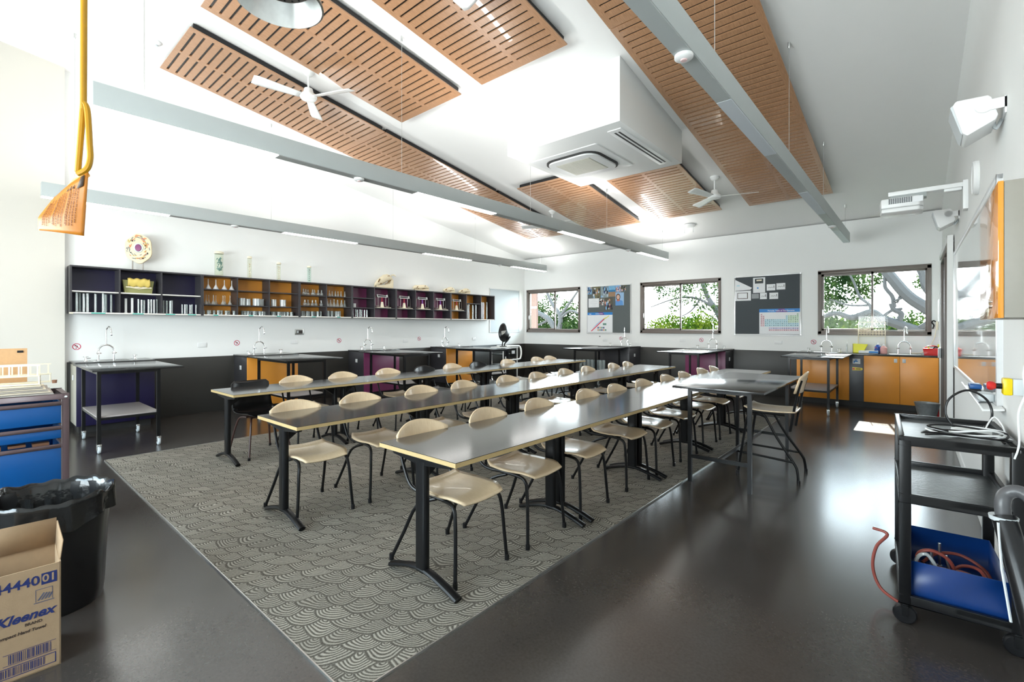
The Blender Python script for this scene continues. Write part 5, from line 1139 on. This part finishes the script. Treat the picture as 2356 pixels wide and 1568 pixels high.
# ================================================================== black trolley at the right
TZ = math.radians(3)
t = thing('utility_trolley', 'black three-tier plastic utility trolley by the right wall', 'trolley', (-.075, 2.885, 0), TZ)
TW, TL = .415, .74
RIB = mat('worn_black_tray', (.085, .09, .092), .30, noise=(14, .6), bump=(60, .5))
for z, nm in ((.87, 'top_tray'), (.60, 'middle_tray'), (.125, 'bottom_tray')):
    b = MB(); b.box(0, TW, 0, .022, z-.025, z+.018); b.box(0, TW, TL-.022, TL, z-.025, z+.018); b.box(0, .022, 0, TL, z-.025, z+.018); b.box(TW-.022, TW, 0, TL, z-.025, z+.018); s = b.build(nm, BLKP, t, bevel=.004)
    b = MB(); b.box(.018, TW-.018, .018, TL-.018, z-.02, z-.006); b.build('tray_floor', RIB, s)
for x in (0, TW-.045):
    for y in (0, TL-.045):
        b = MB(); b.box(x, x+.045, y, y+.045, .10, .87); b.build('post', BLK, t, bevel=.005)
        b = MB(); b.lathe([(.02, .075), (.02, .10)], (x+.022, y+.022, 0), 12); b.box(x+.010, x+.034, y+.0, y+.005, .04, .09); b.box(x+.010, x+.034, y+.038, y+.043, .04, .09); c = b.build('castor', BLK, t)
        b = MB(); b.lathe([(0, -.014), (.040, -.014), (.046, -.007), (.046, .007), (.040, .014), (0, .014)], (x+.022, y+.022, .046), 20, axis='y'); b.build('wheel', BLKP, c)
Mt = Matrix.Translation((-.075, 2.885, 0)) @ Matrix.Rotation(TZ, 4, 'Z')
def on_t(x, y, z): v = Mt @ Vector((x, y, z)); return (v.x, v.y, v.z)
t = thing('storage_tray', 'deep blue plastic tray of hoses on the bottom tier of the black trolley', 'tray', on_t(.047, .05, .120), TZ)
b = MB(); w, l = .325, .50
V = [(0, 0, 0), (w, 0, 0), (w, l, 0), (0, l, 0), (-.004, -.01, .175), (w+.004, -.01, .175), (w+.004, l+.01, .175), (-.004, l+.01, .175)]
b.add(V, [(0, 1, 2, 3), (0, 1, 5, 4), (1, 2, 6, 5), (2, 3, 7, 6), (3, 0, 4, 7)]); b.build('tray_body', BLUED, t, solid=.004, recalc=False)
rh = random.Random(8)
def hose(seed, label, m, r, pts):
    t = thing('burner_hose' if m is RUB else 'clear_hose', label, 'hose', on_t(*pts[0]), TZ); p0 = Vector(pts[0])
    b = MB(); b.tube(bez([Vector(p)-p0 for p in pts], 7), r, 8); b.build('tubing', m, t); return t
hose(1, 'red rubber burner hose arching out over the left of the blue tray', RUB, .0075, [(.10, .14, .15), (.07, .10, .30), (.12, .09, .345), (.19, .12, .30), (.21, .16, .19), (.17, .2, .15)])
hose(2, 'red rubber burner hose coiled at the right of the blue tray', RUB, .0075, [(.14, .16, .17), (.20, .14, .25), (.26, .16, .245), (.29, .22, .20), (.24, .30, .17), (.16, .28, .20), (.20, .18, .235)])
hose(3, 'red rubber burner hose lying across the bottom of the blue tray', RUB, .0075, [(.07, .10, .22), (.13, .11, .21), (.2, .12, .18), (.27, .13, .16)])
hose(6, 'red rubber burner hose looping along the back of the blue tray', RUB, .0075, [(.10, .30, .2), (.16, .36, .24), (.25, .38, .25), (.33, .33, .22), (.34, .24, .19), (.27, .2, .18)])
hose(7, 'red rubber burner hose heaped at the right end of the blue tray', RUB, .0075, [(.33, .12, .2), (.30, .2, .26), (.24, .26, .24), (.20, .22, .2), (.26, .14, .22), (.34, .17, .24)])
hose(4, 'red rubber burner hose looping out behind the left post of the trolley', RUB, .0075, [(-.10, .28, .33), (-.04, .26, .32), (-.085, .24, .25), (-.10, .22, .15), (-.07, .20, .06), (.0, .16, .03), (.03, .2, .02)])
hose(5, 'clear plastic hose arching in the left of the blue tray', CLRP, .008, [(.065, .08, .17), (.066, .075, .29), (.10, .07, .33), (.135, .08, .28), (.16, .09, .20), (.18, .1, .16)])
for x, y, lb in ((.13, .22, 'chrome bunsen burner tube standing in the left of the blue tray'), (.17, .36, 'chrome bunsen burner tube standing at the back of the blue tray'), (.21, .20, 'tilted chrome bunsen burner tube in the middle of the blue tray')):
    t = thing('bunsen_burner', lb, 'bunsen burner', on_t(x, y, .126), TZ)
    b = MB(); b.lathe([(.035, 0), (.035, .008), (.012, .02), (0, .02)], n=14); b.build('base', GRYP, t)
    b = MB(); b.tube([(0, 0, .02), (.0 if 'tilted' not in lb else -.03, 0, .17)], .0065, 10); b.lathe([(.011, .035), (.011, .06)], n=12); b.build('burner_tube', STL, t)
t = thing('power_board', 'white multi-socket power board in a tangle of cables on top of the black trolley', 'power board', on_t(.24, .33, .866), TZ+.4)
b = MB(); b.box(-.02, .12, -.03, .035, 0, .032); b.build('socket_body', WHT, t, bevel=.008)
b = MB(); b.tube(bez([(.10, .0, .02), (.16, .03, .09), (.17, -.02, .02), (.05, -.08, .012)], 6), .0035, 6); b.build('flex', WHT, t)
def cable(seed, m, r, c, R, n, label, z=.868):
    r_ = random.Random(seed); P = []
    for i in range(n):
        a = i*1.05+r_.uniform(-.2, .2); q_ = R*(1-.25*r_.random()); P.append((c[0]+q_*math.cos(a), c[1]+q_*.5*math.sin(a), z+.002*i+r_.uniform(0, .03)))
    t = thing('coiled_cable', label, 'cable', on_t(*P[0]), TZ); p0 = Vector(P[0]); b = MB(); b.tube(bez([Vector(p)-p0 for p in P], 6), r, 6); b.build('cable', m, t); return t
cable(1, WHT, .0045, (.25, .20), .16, 19, 'loosely coiled white cable on top of the black trolley')
cable(2, BLKP, .0045, (.25, .17), .17, 17, 'loosely coiled black cable on top of the black trolley')
t = thing('loop_cable', 'thick black cable standing in a tall loop at the back of the trolley top', 'cable', on_t(.29, .50, .87), TZ)
b = MB(); b.tube(bez([(-.05, -.02, .0), (-.085, .0, .07), (-.07, .01, .15), (0, .02, .20), (.07, .02, .16), (.09, .01, .08), (.05, -.03, .01), (-.04, -.2, .0), (-.12, -.30, .01)], 7), .0055, 8); b.build('cable', BLKP, t)
t = thing('audio_plug', 'black plug with a brass tip lying at the front edge of the trolley top', 'plug', on_t(.115, .035, .874), TZ+.1)
b = MB(); b.tube([(0, 0, 0), (.045, .0, 0)], .0075, 8); b.build('plug_sleeve', BLKP, t)
b = MB(); b.tube([(-.022, .0, 0), (0, 0, 0)], .0035, 8); b.build('brass_tip', mat('brass', (.5, .3, .1), .3, 1.0), t)
# vacuum hose
t = thing('vacuum_cleaner_wand', 'black vacuum hose with a bent grey handle at the bottom right corner', 'vacuum hose', (.262, 2.13, 0))
o_ = Vector((.262, 2.13, 0))
b = MB(); P = [Vector(p)-o_ for p in [(.312, 2.09, .02), (.300, 2.13, .30), (.266, 2.20, .50), (.236, 2.27, .66), (.216, 2.315, .755)]]; b.tube(bez(P, 4), [.036]*9+[.035]*4+[.033]*4, 14); b.build('hose_body', BLKP, t)
b = MB(); P = [Vector(p)-o_ for p in [(.216, 2.315, .75), (.214, 2.32, .80), (.225, 2.33, .83), (.25, 2.325, .845), (.275, 2.31, .835), (.29, 2.30, .80), (.295, 2.29, .72)]]; b.tube(bez(P, 5), .021, 12); b.build('bent_handle', GRYP, t)
b = MB(); b.lathe([(.036, .0), (.038, .014)], (.216-.262, 2.315-2.13, .742), 16); b.tube([Vector((.200, 2.28, .74))-o_, Vector((.205, 2.24, .60))-o_, Vector((.222, 2.20, .45))-o_], .004, 6); b.build('collar', LGRY, t)

# ================================================================== left foreground
RZ = math.radians(180)
t = thing('tray_rack', 'brown metal rack of blue plastic trays at the left edge', 'rack', (-4.37, .455, 0), 0)
# local: x towards -depth is negative x, front face is x=0, runs to -y
WK, DK, HK = .62, .46, .95
b = MB()
for y in (-.018, -WK+.018):
    for x in (-.018, -DK+.018): b.box(x-.018, x+.018, y-.018, y+.018, 0, HK)
b.box(-DK, 0, -.036, 0, HK-.035, HK); b.box(-DK, 0, -WK, -WK+.036, HK-.035, HK); b.box(-.036, 0, -WK, 0, HK-.035, HK); b.box(-DK, -DK+.036, -WK, 0, HK-.035, HK)
b.build('frame', BRNM, t, bevel=.003)
b = MB(); b.lathe([(.01, 0), (.008, .004), (0, .005)], (.0, -.018, HK-.02), 10, axis='x'); b.build('bolt', CHR, t)
for z0, z1, rim in ((.755, .875, .905), (.655, .712, .742), (.355, .59, .62), (.10, .32, .345)):
    b = MB(); y0, y1 = -WK+.04, -.04
    b.box(-DK+.03, -.012, y0, y1, z0, z0+.006); b.box(-.018, -.010, y0, y1, z0, z1); b.box(-DK+.03, -DK+.036, y0, y1, z0, z1+.03); b.box(-DK+.03, -.012, y0, y0+.006, z0, z1+.02); b.box(-DK+.03, -.012, y1-.006, y1, z0, z1+.02); tr = b.build('tray', BLUE, t, bevel=.002)
    b = MB(); b.box(-.012, .0, y0, y1, z1, z1+.026); b.box(-DK+.02, 0, y1, y1+.006, z1, z1+.02); b.build('front_rail', BRNM, t, bevel=.002)
t2 = thing('wood_scraps', 'brown wooden offcuts showing in the open blue tray of the rack', 'offcuts', (-4.44, .38, .60))
b = MB()
for i in range(4): b.box(-.03, .035, -.11*i-.10, -.11*i-.02, .012+.006*(i % 2), .03+.004*i)
b.build('offcuts', mat('dark_offcut_wood', (.16, .07, .035), .8), t2)
t2['kind'] = 'stuff'
for i in range(6):
    t = thing('hardboard_sheet', 'thin pale board, %s in the stack on the blue tray rack' % ('topmost' if i == 5 else '%s from the bottom' % ORD[i]), 'board', (-4.40, .42-.012*i, HK+.001+.0105*i), math.radians(178+2*math.sin(i*2)), 'stack of pale boards on the rack')
    b = MB(); b.box(.02, .40, .04, .58, 0, .0085); b.build('board', PWOOD if i % 2 else mat('grey_board_edge', (.42, .38, .34), .8), t, bevel=.001)
def peg_rack(loc, rz, L, label):
    t = thing('tube_drying_rack', label, 'rack', loc, rz, 'cream peg racks on the board stack')
    b = MB(); b.box(0, .05, 0, L, 0, .010); b.box(0, .05, 0, L, .055, .063); b.box(0, .05, 0, .008, 0, .063); b.box(0, .05, L-.008, L, 0, .063); b.build('body', CREAM, t, bevel=.002)
    n = int(L/.045); b = MB()
    for i in range(n+1): b.box(.021, .029, .01+i*(L-.028)/n, .018+i*(L-.028)/n, .063, .125)
    b.box(.018, .032, 0, L, .125, .133); b.build('pegs', CREAM, t); return t
ZS = HK+.001+.0105*6
pr = peg_rack((-4.60, .385, ZS), math.radians(176), .42, 'cream plastic peg rack standing behind on the board stack')
dup(pr, (-4.46, .32, ZS), math.radians(172), 'cream plastic peg rack lying nearer the front of the board stack')
pr2 = thing('cork_stopper', 'small brown cork on the stack of boards on the rack', 'cork', (-4.52, .395, ZS))
b = MB(); b.lathe([(.012, 0), (.014, .022), (0, .022)], n=12); b.build('cork', mat('brown_cork', (.30, .15, .09), .8), pr2)
t = thing('backing_board', 'tan hardboard sheet standing upright behind the tray rack', 'board', (-4.80, .40, HK+.0), math.radians(180))
b = MB(); b.box(.0, .012, .12, .62, .0, .30); b.build('board', TAN, t)
b = MB(); b.box(-.003, .0, .14, .17, .27, .285); b.box(-.003, .0, .36, .39, .27, .285); b.build('clips', BLKP, t)
for o_ in t.children: o_.location.x = .0
# bin
t = thing('rubbish_bin', 'round ribbed black rubbish bin lined with a shiny black bag', 'bin', (-3.34, .275, 0))
b = MB(); n = 48; V = []; F = []; prof = [(.205, 0), (.208, .06), (.222, .36), (.236, .50), (.246, .51), (.246, .545), (.236, .545), (.226, .50), (.20, .03)]
for r, z in prof:
    for j in range(n):
        a = 2*PI*j/n; rr = r + (.006 if (j % 6 < 2 and .05 < z < .505 and r > .207) else 0); V.append((rr*math.cos(a), rr*math.sin(a), z))
for i in range(len(prof)-1):
    for j in range(n): F.append((i*n+j, i*n+(j+1) % n, (i+1)*n+(j+1) % n, (i+1)*n+j))
F += [tuple(range(n))[::-1], tuple((len(prof)-1)*n+j for j in range(n))]; b.add(V, F); b.build('bin_body', BLKP, t)
b = MB(); rb = random.Random(6); ph = [rb.uniform(0, 6.28) for _ in range(8)]
def liner(u, v):
    a = 2*PI*u; w = sum(math.sin((k+2)*2*a+ph[k])*(.003) for k in range(8)); s = v
    if s < .55: q_ = s/.55; r = .150 + .085*q_ + w*(1.6-q_*.8); z = .12 + .43*q_ + w*.5
    elif s < .68: q_ = (s-.55)/.13; r = .238 + .016*math.sin(q_*PI/2) + w*.5; z = .555 + .012*math.sin(q_*PI) + w
    else: q_ = (s-.68)/.32; r = .256 - .004*q_ + w*(.4+q_); z = .553 - (.105+.02*math.sin(3*a+1)+.015*math.sin(7*a))*q_
    return (r*math.cos(a), r*math.sin(a), z)
b.grid(liner, 96, 26); b.build('bin_liner', BAG, t)
# cardboard carton
t = thing('cardboard_box', 'brown paper-towel carton with blue print, open at the top, at the lower left corner', 'box', (-2.705, .256, 0), math.radians(-2))
b = MB(); W2, D2, H2 = .40, .26, .425
b.box(-.005, 0, -W2, 0, 0, H2); b.box(-D2, -D2+.005, -W2, 0, 0, H2); b.box(-D2, 0, -.005, 0, 0, H2); b.box(-D2, 0, -W2, -W2+.005, 0, H2); b.box(-D2, 0, -W2, 0, 0, .005); b.build('carton', CARD, t)
b = MB(); b.add([(-.245, 0, H2), (-.245, -W2, H2), (-.25, -W2, H2+.115), (-.25, 0, H2+.115)], [(0, 1, 2, 3)]); b.build('raised_flap', CARD, t, solid=.004)
b = MB(); b.add([(-.24, -.003, H2-.01), (-.02, -.003, H2-.01), (-.10, .012, H2+.055), (-.235, .002, H2+.105)], [(0, 1, 2, 3)]); b.build('side_flap', CARD, t, solid=.004)
def bp(s, sz, y, z, nm='lettering', sh=0, bold=.0, m=BPRT, al='RIGHT'): return text(s, sz, nm, m, t, frame_m((.0008, y, z), (0, 1, 0), (0, 0, 1)), sh, bold, .0003, al)
bp('44440', .052, -.062, .372, 'stock_number', 0, .0010)
b = MB(); b.box(.0002, .0010, -.058, -.012, .350, .396); b.build('number_box', BPRT, t)
text('01', .042, 'box_number', CARD, t, frame_m((.0014, -.035, .373), (0, 1, 0), (0, 0, 1)), 0, .0008, .0003, 'CENTER')
b = MB()
for a, c, z0, z1 in ((-.075, -.073, .285, .335), (-.027, -.025, .285, .335), (-.075, -.025, .333, .335), (-.080, -.020, .280, .283)): b.box(.0002, .0008, a, c, z0, z1)
for k in range(4): b.add([(.0008, -.070+.01*k, .290), (.0008, -.052+.008*k, .318-.002*k), (.0008, -.047+.008*k, .316-.002*k), (.0008, -.064+.01*k, .290)], [(0, 1, 2, 3)])
b.build('emblem', mat('grey_blue_print', (.08, .09, .14), .6), t, recalc=False)
bp('Kleenex', .050, -.022, .240, 'brand_lettering', .35, .0016)
bp('BRAND', .015, -.055, .207, 'small_lettering', 0, .0005, DKTXT)
bp('Compact Hand Towel', .016, -.045, .180, 'product_lettering', .15, .0006, DKTXT)
b = MB(); r_ = random.Random(12); y = -.150
while y < -.030: w_ = r_.choice((.0012, .002, .003)); b.box(.0002, .0008, y, y+w_, .072, .108); y += w_+r_.choice((.0015, .0025, .004))
b.box(.0002, .0008, -.165, -.015, .068, .0695); b.box(.0002, .0008, -.165, -.015, .1105, .112); b.build('barcode', BPRT, t)
b = MB(); y = -.255
for a, c, z0, z1 in ((-.27, -.015, .018, .0205), (-.27, -.015, .0575, .060), (-.018, -.015, .018, .06)): b.box(.0002, .0008, a, c, z0, z1)
while y < -.045: w_ = r_.choice((.0012, .002, .003)); b.box(.0002, .0008, y, y+w_, .024, .055); y += w_+r_.choice((.0015, .0025, .004))
b.build('barcode', BPRT, t)

# ================================================================== outside
b = MB(); b.box(-60, 50, YB+.2, 90, -3.2, -3.0); g = b.build('ground', mat('outside_grass', (.05, .058, .035), .95, noise=(2, .4)), smooth=False); tag(g, 'grassy ground outside below the windows', 'ground'); g['kind'] = 'structure'
b = MB(); b.box(-10, 1.5, YB+.15, YB+1.42, 2.76, 2.9); struct(b.build('sun_cut_eave', WALL))  # unseen eave outside, put there to cut off the upper sun rays
def batten(x, y, label):
    t = thing('timber_screen', label, 'timber screen', (x, y, -3.0), 0, 'timber screen posts outside')
    b = MB()
    for k in range(4): b.box(.055*k, .055*k+.045, 0, .09, 0, 5.6)
    b.build('battens', FENCEW, t)
    b = MB()
    for z in (4.2, 5.0): b.box(-.01, .23, -.015, .0, z, z+.07)
    b.build('cross_bracket', WHTM, t); return t
b0 = batten(-9.56, 12.0, 'reddish timber screen seen through the left edge of the left window')
dup(b0, (-5.98, 12.0, -3.0), None, 'reddish timber screen seen at the left edge of the middle window')
rt = random.Random(21)
def leaves(b, c, R, n, sz, k=0, sq=1.0):
    for _ in range(n):
        while True:
            p = Vector((rt.uniform(-1, 1), rt.uniform(-1, 1), rt.uniform(-1, 1)))
            if .2 < p.length < 1: break
        p = Vector(c) + Vector((p.x*R, p.y*R, p.z*R*sq)); u = Vector((rt.uniform(-1, 1), rt.uniform(-1, 1), rt.uniform(-1, 1))).normalized(); w = u.orthogonal().normalized(); s = sz*rt.uniform(.6, 1.4)
        b.add([p-u*s, p+w*s*.45, p+u*s, p-w*s*.45], [(0, 1, 2, 3)], k)
def tree(name, label, base, branches, clumps, bark, leaf, sz, dens, grp='trees and bushes outside the windows'):
    t = thing(name, label, 'tree' if 'tree' in name else 'bush', base, 0, grp); o = Vector(base)
    b = MB()
    for P, r0, r1 in branches:
        P = bez([Vector(p)-o for p in P], 5); n = len(P); b.tube(P, [r0+(r1-r0)*i/(n-1) for i in range(n)], 8)
    b.build('trunk', bark, t)
    b = MB()
    for x, y, z, R in clumps: leaves(b, Vector((x, y, z))-o, R, int(2.2*dens*R*R), sz)
    if clumps: b.build('foliage', leaf, t, smooth=False, recalc=False)
    return t
# gnarled tree outside the right window
tree('gnarled_tree', 'gnarled grey tree with heavy bent branches close outside the right window', (1.6, 14.4, -3.0),
     [([(1.6, 14.4, -3), (1.4, 14.3, -.5), (.9, 14.2, .8), (.3, 14.1, 1.25), (-.01, 14, 1.30), (-.39, 14, 1.47), (-.66, 14, 1.59), (-.87, 14, 1.75), (-1.24, 14, 1.63), (-1.55, 14, 1.74), (-1.91, 14, 1.66), (-2.5, 14, 1.8)], .17, .035),
      ([(1.35, 14.2, -.3), (1.0, 14.1, 1.0), (.5, 14, 1.5), (.136, 14, 1.80), (-.198, 14, 2.10), (-.467, 14, 2.50), (-.75, 14, 3.0), (-1.0, 14, 3.6)], .15, .10),
      ([(1.5, 14.4, .5), (.7, 14.2, 1.6), (.172, 14, 2.2), (.063, 14, 2.6), (-.085, 14, 3.0), (-.2, 14, 3.6)], .12, .08),
      ([(-.2, 14, 2.10), (-.3, 14, 2.2), (-.40, 14, 1.95)], .035, .025), ([(-.198, 14, 2.12), (-.45, 13.95, 2.0)], .04, .02),
      ([(-.60, 14, 2.75), (-.62, 14, 2.45), (-.60, 14, 2.30), (-.48, 14, 2.10), (-.45, 14, 1.86)], .035, .045),
      ([(-.39, 14, 1.47), (-.32, 14, 1.7), (-.45, 14, 1.80), (-.5, 14, 1.95)], .06, .05), ([(-.05, 14, 1.33), (.15, 13.9, 1.5), (.3, 13.9, 1.65)], .07, .05),
      ([(-.88, 14, 1.75), (-.9, 14, 1.92), (-1.09, 14, 2.13), (-1.20, 14, 2.47), (-1.3, 14, 2.7)], .04, .02), ([(-.9, 14, 1.92), (-1.3, 14, 1.93), (-1.7, 14, 2.1)], .03, .015), ([(-.67, 14, 1.62), (-.5, 14, 1.78), (-.3, 14, 1.82)], .04, .03)],
     [(-1.75, 14.2, 2.25, .38), (-1.65, 14.4, 1.95, .30), (-1.08, 14.3, 2.5, .32), (-1.02, 14.3, 2.2, .22), (-1.3, 14.5, 2.7, .3), (-.75, 14.4, 2.6, .18), (-1.9, 14.4, 2.7, .4), (-.95, 14.2, 1.55, .22), (-1.5, 14.6, 2.35, .45), (-1.85, 14.5, 1.5, .35), (-1.2, 14.6, 1.4, .35), (-.1, 15, 1.55, .25), (.1, 15, 2.5, .25), (-.6, 14.8, 1.35, .35), (-1.5, 14.6, 2.8, .35)], TRUNK, LEAF1, .045, 1500)
tree('leafy_bush', 'bright bush low outside the right window behind the gnarled branches', (-.6, 19, -3.0), [([(-.6, 19, -3), (-.5, 19, -1), (-.7, 19, .6)], .12, .05)],
     [(-2.2, 19, .9, .9), (-1.2, 19.4, .85, .85), (-.2, 19.2, .8, .8), (.5, 19, 1.0, .8), (-2.8, 19.5, 1.3, .7)], TRUNK, LEAF2, .06, 1000)
# middle window
tree('leafy_bush', 'rounded bright yellow-green bush filling the lower middle window', (-6.3, 16.5, -3.0), [([(-6.3, 16.5, -3), (-6.2, 16.5, -1), (-6.4, 16.5, .6)], .12, .05)],
     [(-7.3, 16.6, 1.05, .65), (-6.75, 16.4, 1.35, .55), (-6.3, 16.8, 1.1, .7), (-5.75, 16.5, 1.5, .5), (-5.3, 16.7, 1.05, .6), (-4.8, 16.6, .9, .45), (-6.0, 16.2, .9, .6)], TRUNK, LEAF2, .05, 1700)
tree('slender_tree', 'slender tree with thin arching branches in the upper middle window', (-4.6, 18, -3.0),
     [([(-4.6, 18, -3), (-4.9, 18, 0), (-5.5, 18, 1.7), (-6.0, 18, 2.6), (-6.3, 18, 3.6)], .16, .06), ([(-5.7, 18, 2.1), (-6.4, 18, 2.5), (-7.2, 18, 2.5), (-8.2, 18, 2.2)], .05, .02), ([(-6.2, 18, 2.5), (-6.6, 18, 2.0), (-7.2, 18, 1.7)], .04, .015), ([(-5.2, 18, 1.3), (-4.7, 18, 2.2), (-4.3, 18, 2.7)], .05, .02)],
     [(-5.9, 18, 2.9, .45), (-5.4, 18.2, 2.6, .4), (-4.8, 18, 2.0, .45), (-4.5, 18, 1.5, .5), (-4.3, 18.2, 2.3, .3), (-6.7, 18.2, 3.0, .3), (-7.9, 18, 3.1, .3), (-5.0, 18.3, 1.6, .6), (-4.9, 18.3, 2.9, .4), (-5.5, 18.3, 2.1, .4), (-6.9, 18, 2.7, .5), (-6.3, 18.2, 2.3, .35), (-7.7, 18, 2.8, .35), (-5.6, 18, 1.9, .4), (-7.3, 18.1, 2.2, .25)], TRUNKP, LEAF1, .05, 900)
# left window
tree('pale_barked_tree', 'pale-barked spreading tree outside the left window', (-12.2, 17, -3.0),
     [([(-12.2, 17, -3), (-12.1, 17, .5), (-12.4, 17, 1.6), (-13.2, 17, 2.1), (-14.2, 17, 2.7), (-15, 17, 3.0)], .18, .05), ([(-12.15, 17, .8), (-11.9, 17, 1.8), (-12.4, 17, 2.5), (-12.8, 17, 3.3)], .12, .05), ([(-12.0, 17, 1.7), (-11.4, 17, 2.1), (-10.8, 17, 1.9)], .07, .04), ([(-12.6, 17, 1.7), (-13.4, 17, 1.45), (-14.4, 17, 1.7)], .06, .03), ([(-11.9, 17, 1.9), (-11.2, 17, 2.7), (-10.8, 17, 3.2)], .07, .03)],
     [(-13.6, 17.2, 1.2, .8), (-14.6, 17.2, 1.3, .8), (-12.6, 17.4, 1.1, .7), (-13.4, 17.6, 2.2, .5), (-11.6, 17.5, 1.2, .7), (-10.9, 17.5, 1.6, .6), (-11.9, 17.6, 2.3, .4), (-14.8, 17.5, 2.3, .5), (-10.7, 17.6, 2.7, .4), (-12.9, 17.9, 1.7, .6), (-14.0, 17.9, 2.0, .5), (-12.2, 17.9, 1.9, .5), (-11.3, 17.9, 2.2, .4), (-13.0, 17.9, 2.8, .4), (-15.2, 17.8, 1.6, .8)], TRUNKP, LEAF1, .055, 1100)
for x, y, R, lb in ((-20, 27, 2.2, 'distant hazy tree behind the left window trees'), (-14.5, 28, 1.9, 'distant hazy tree between the left and middle windows'), (-1.5, 30, 1.8, 'distant hazy tree beyond the right window'), (-9.5, 30, 1.5, 'distant hazy tree beyond the middle window')):
    tree('distant_tree', lb, (x, y, -3.0), [([(x, y, -3), (x+.2, y, -1), (x, y, .5)], .2, .1)], [(x+rt.uniform(-R, R), y+rt.uniform(-.6, .6), rt.uniform(.2, 1.3), R*.55) for _ in range(7)], TRUNK, LEAF1, .10, 320)
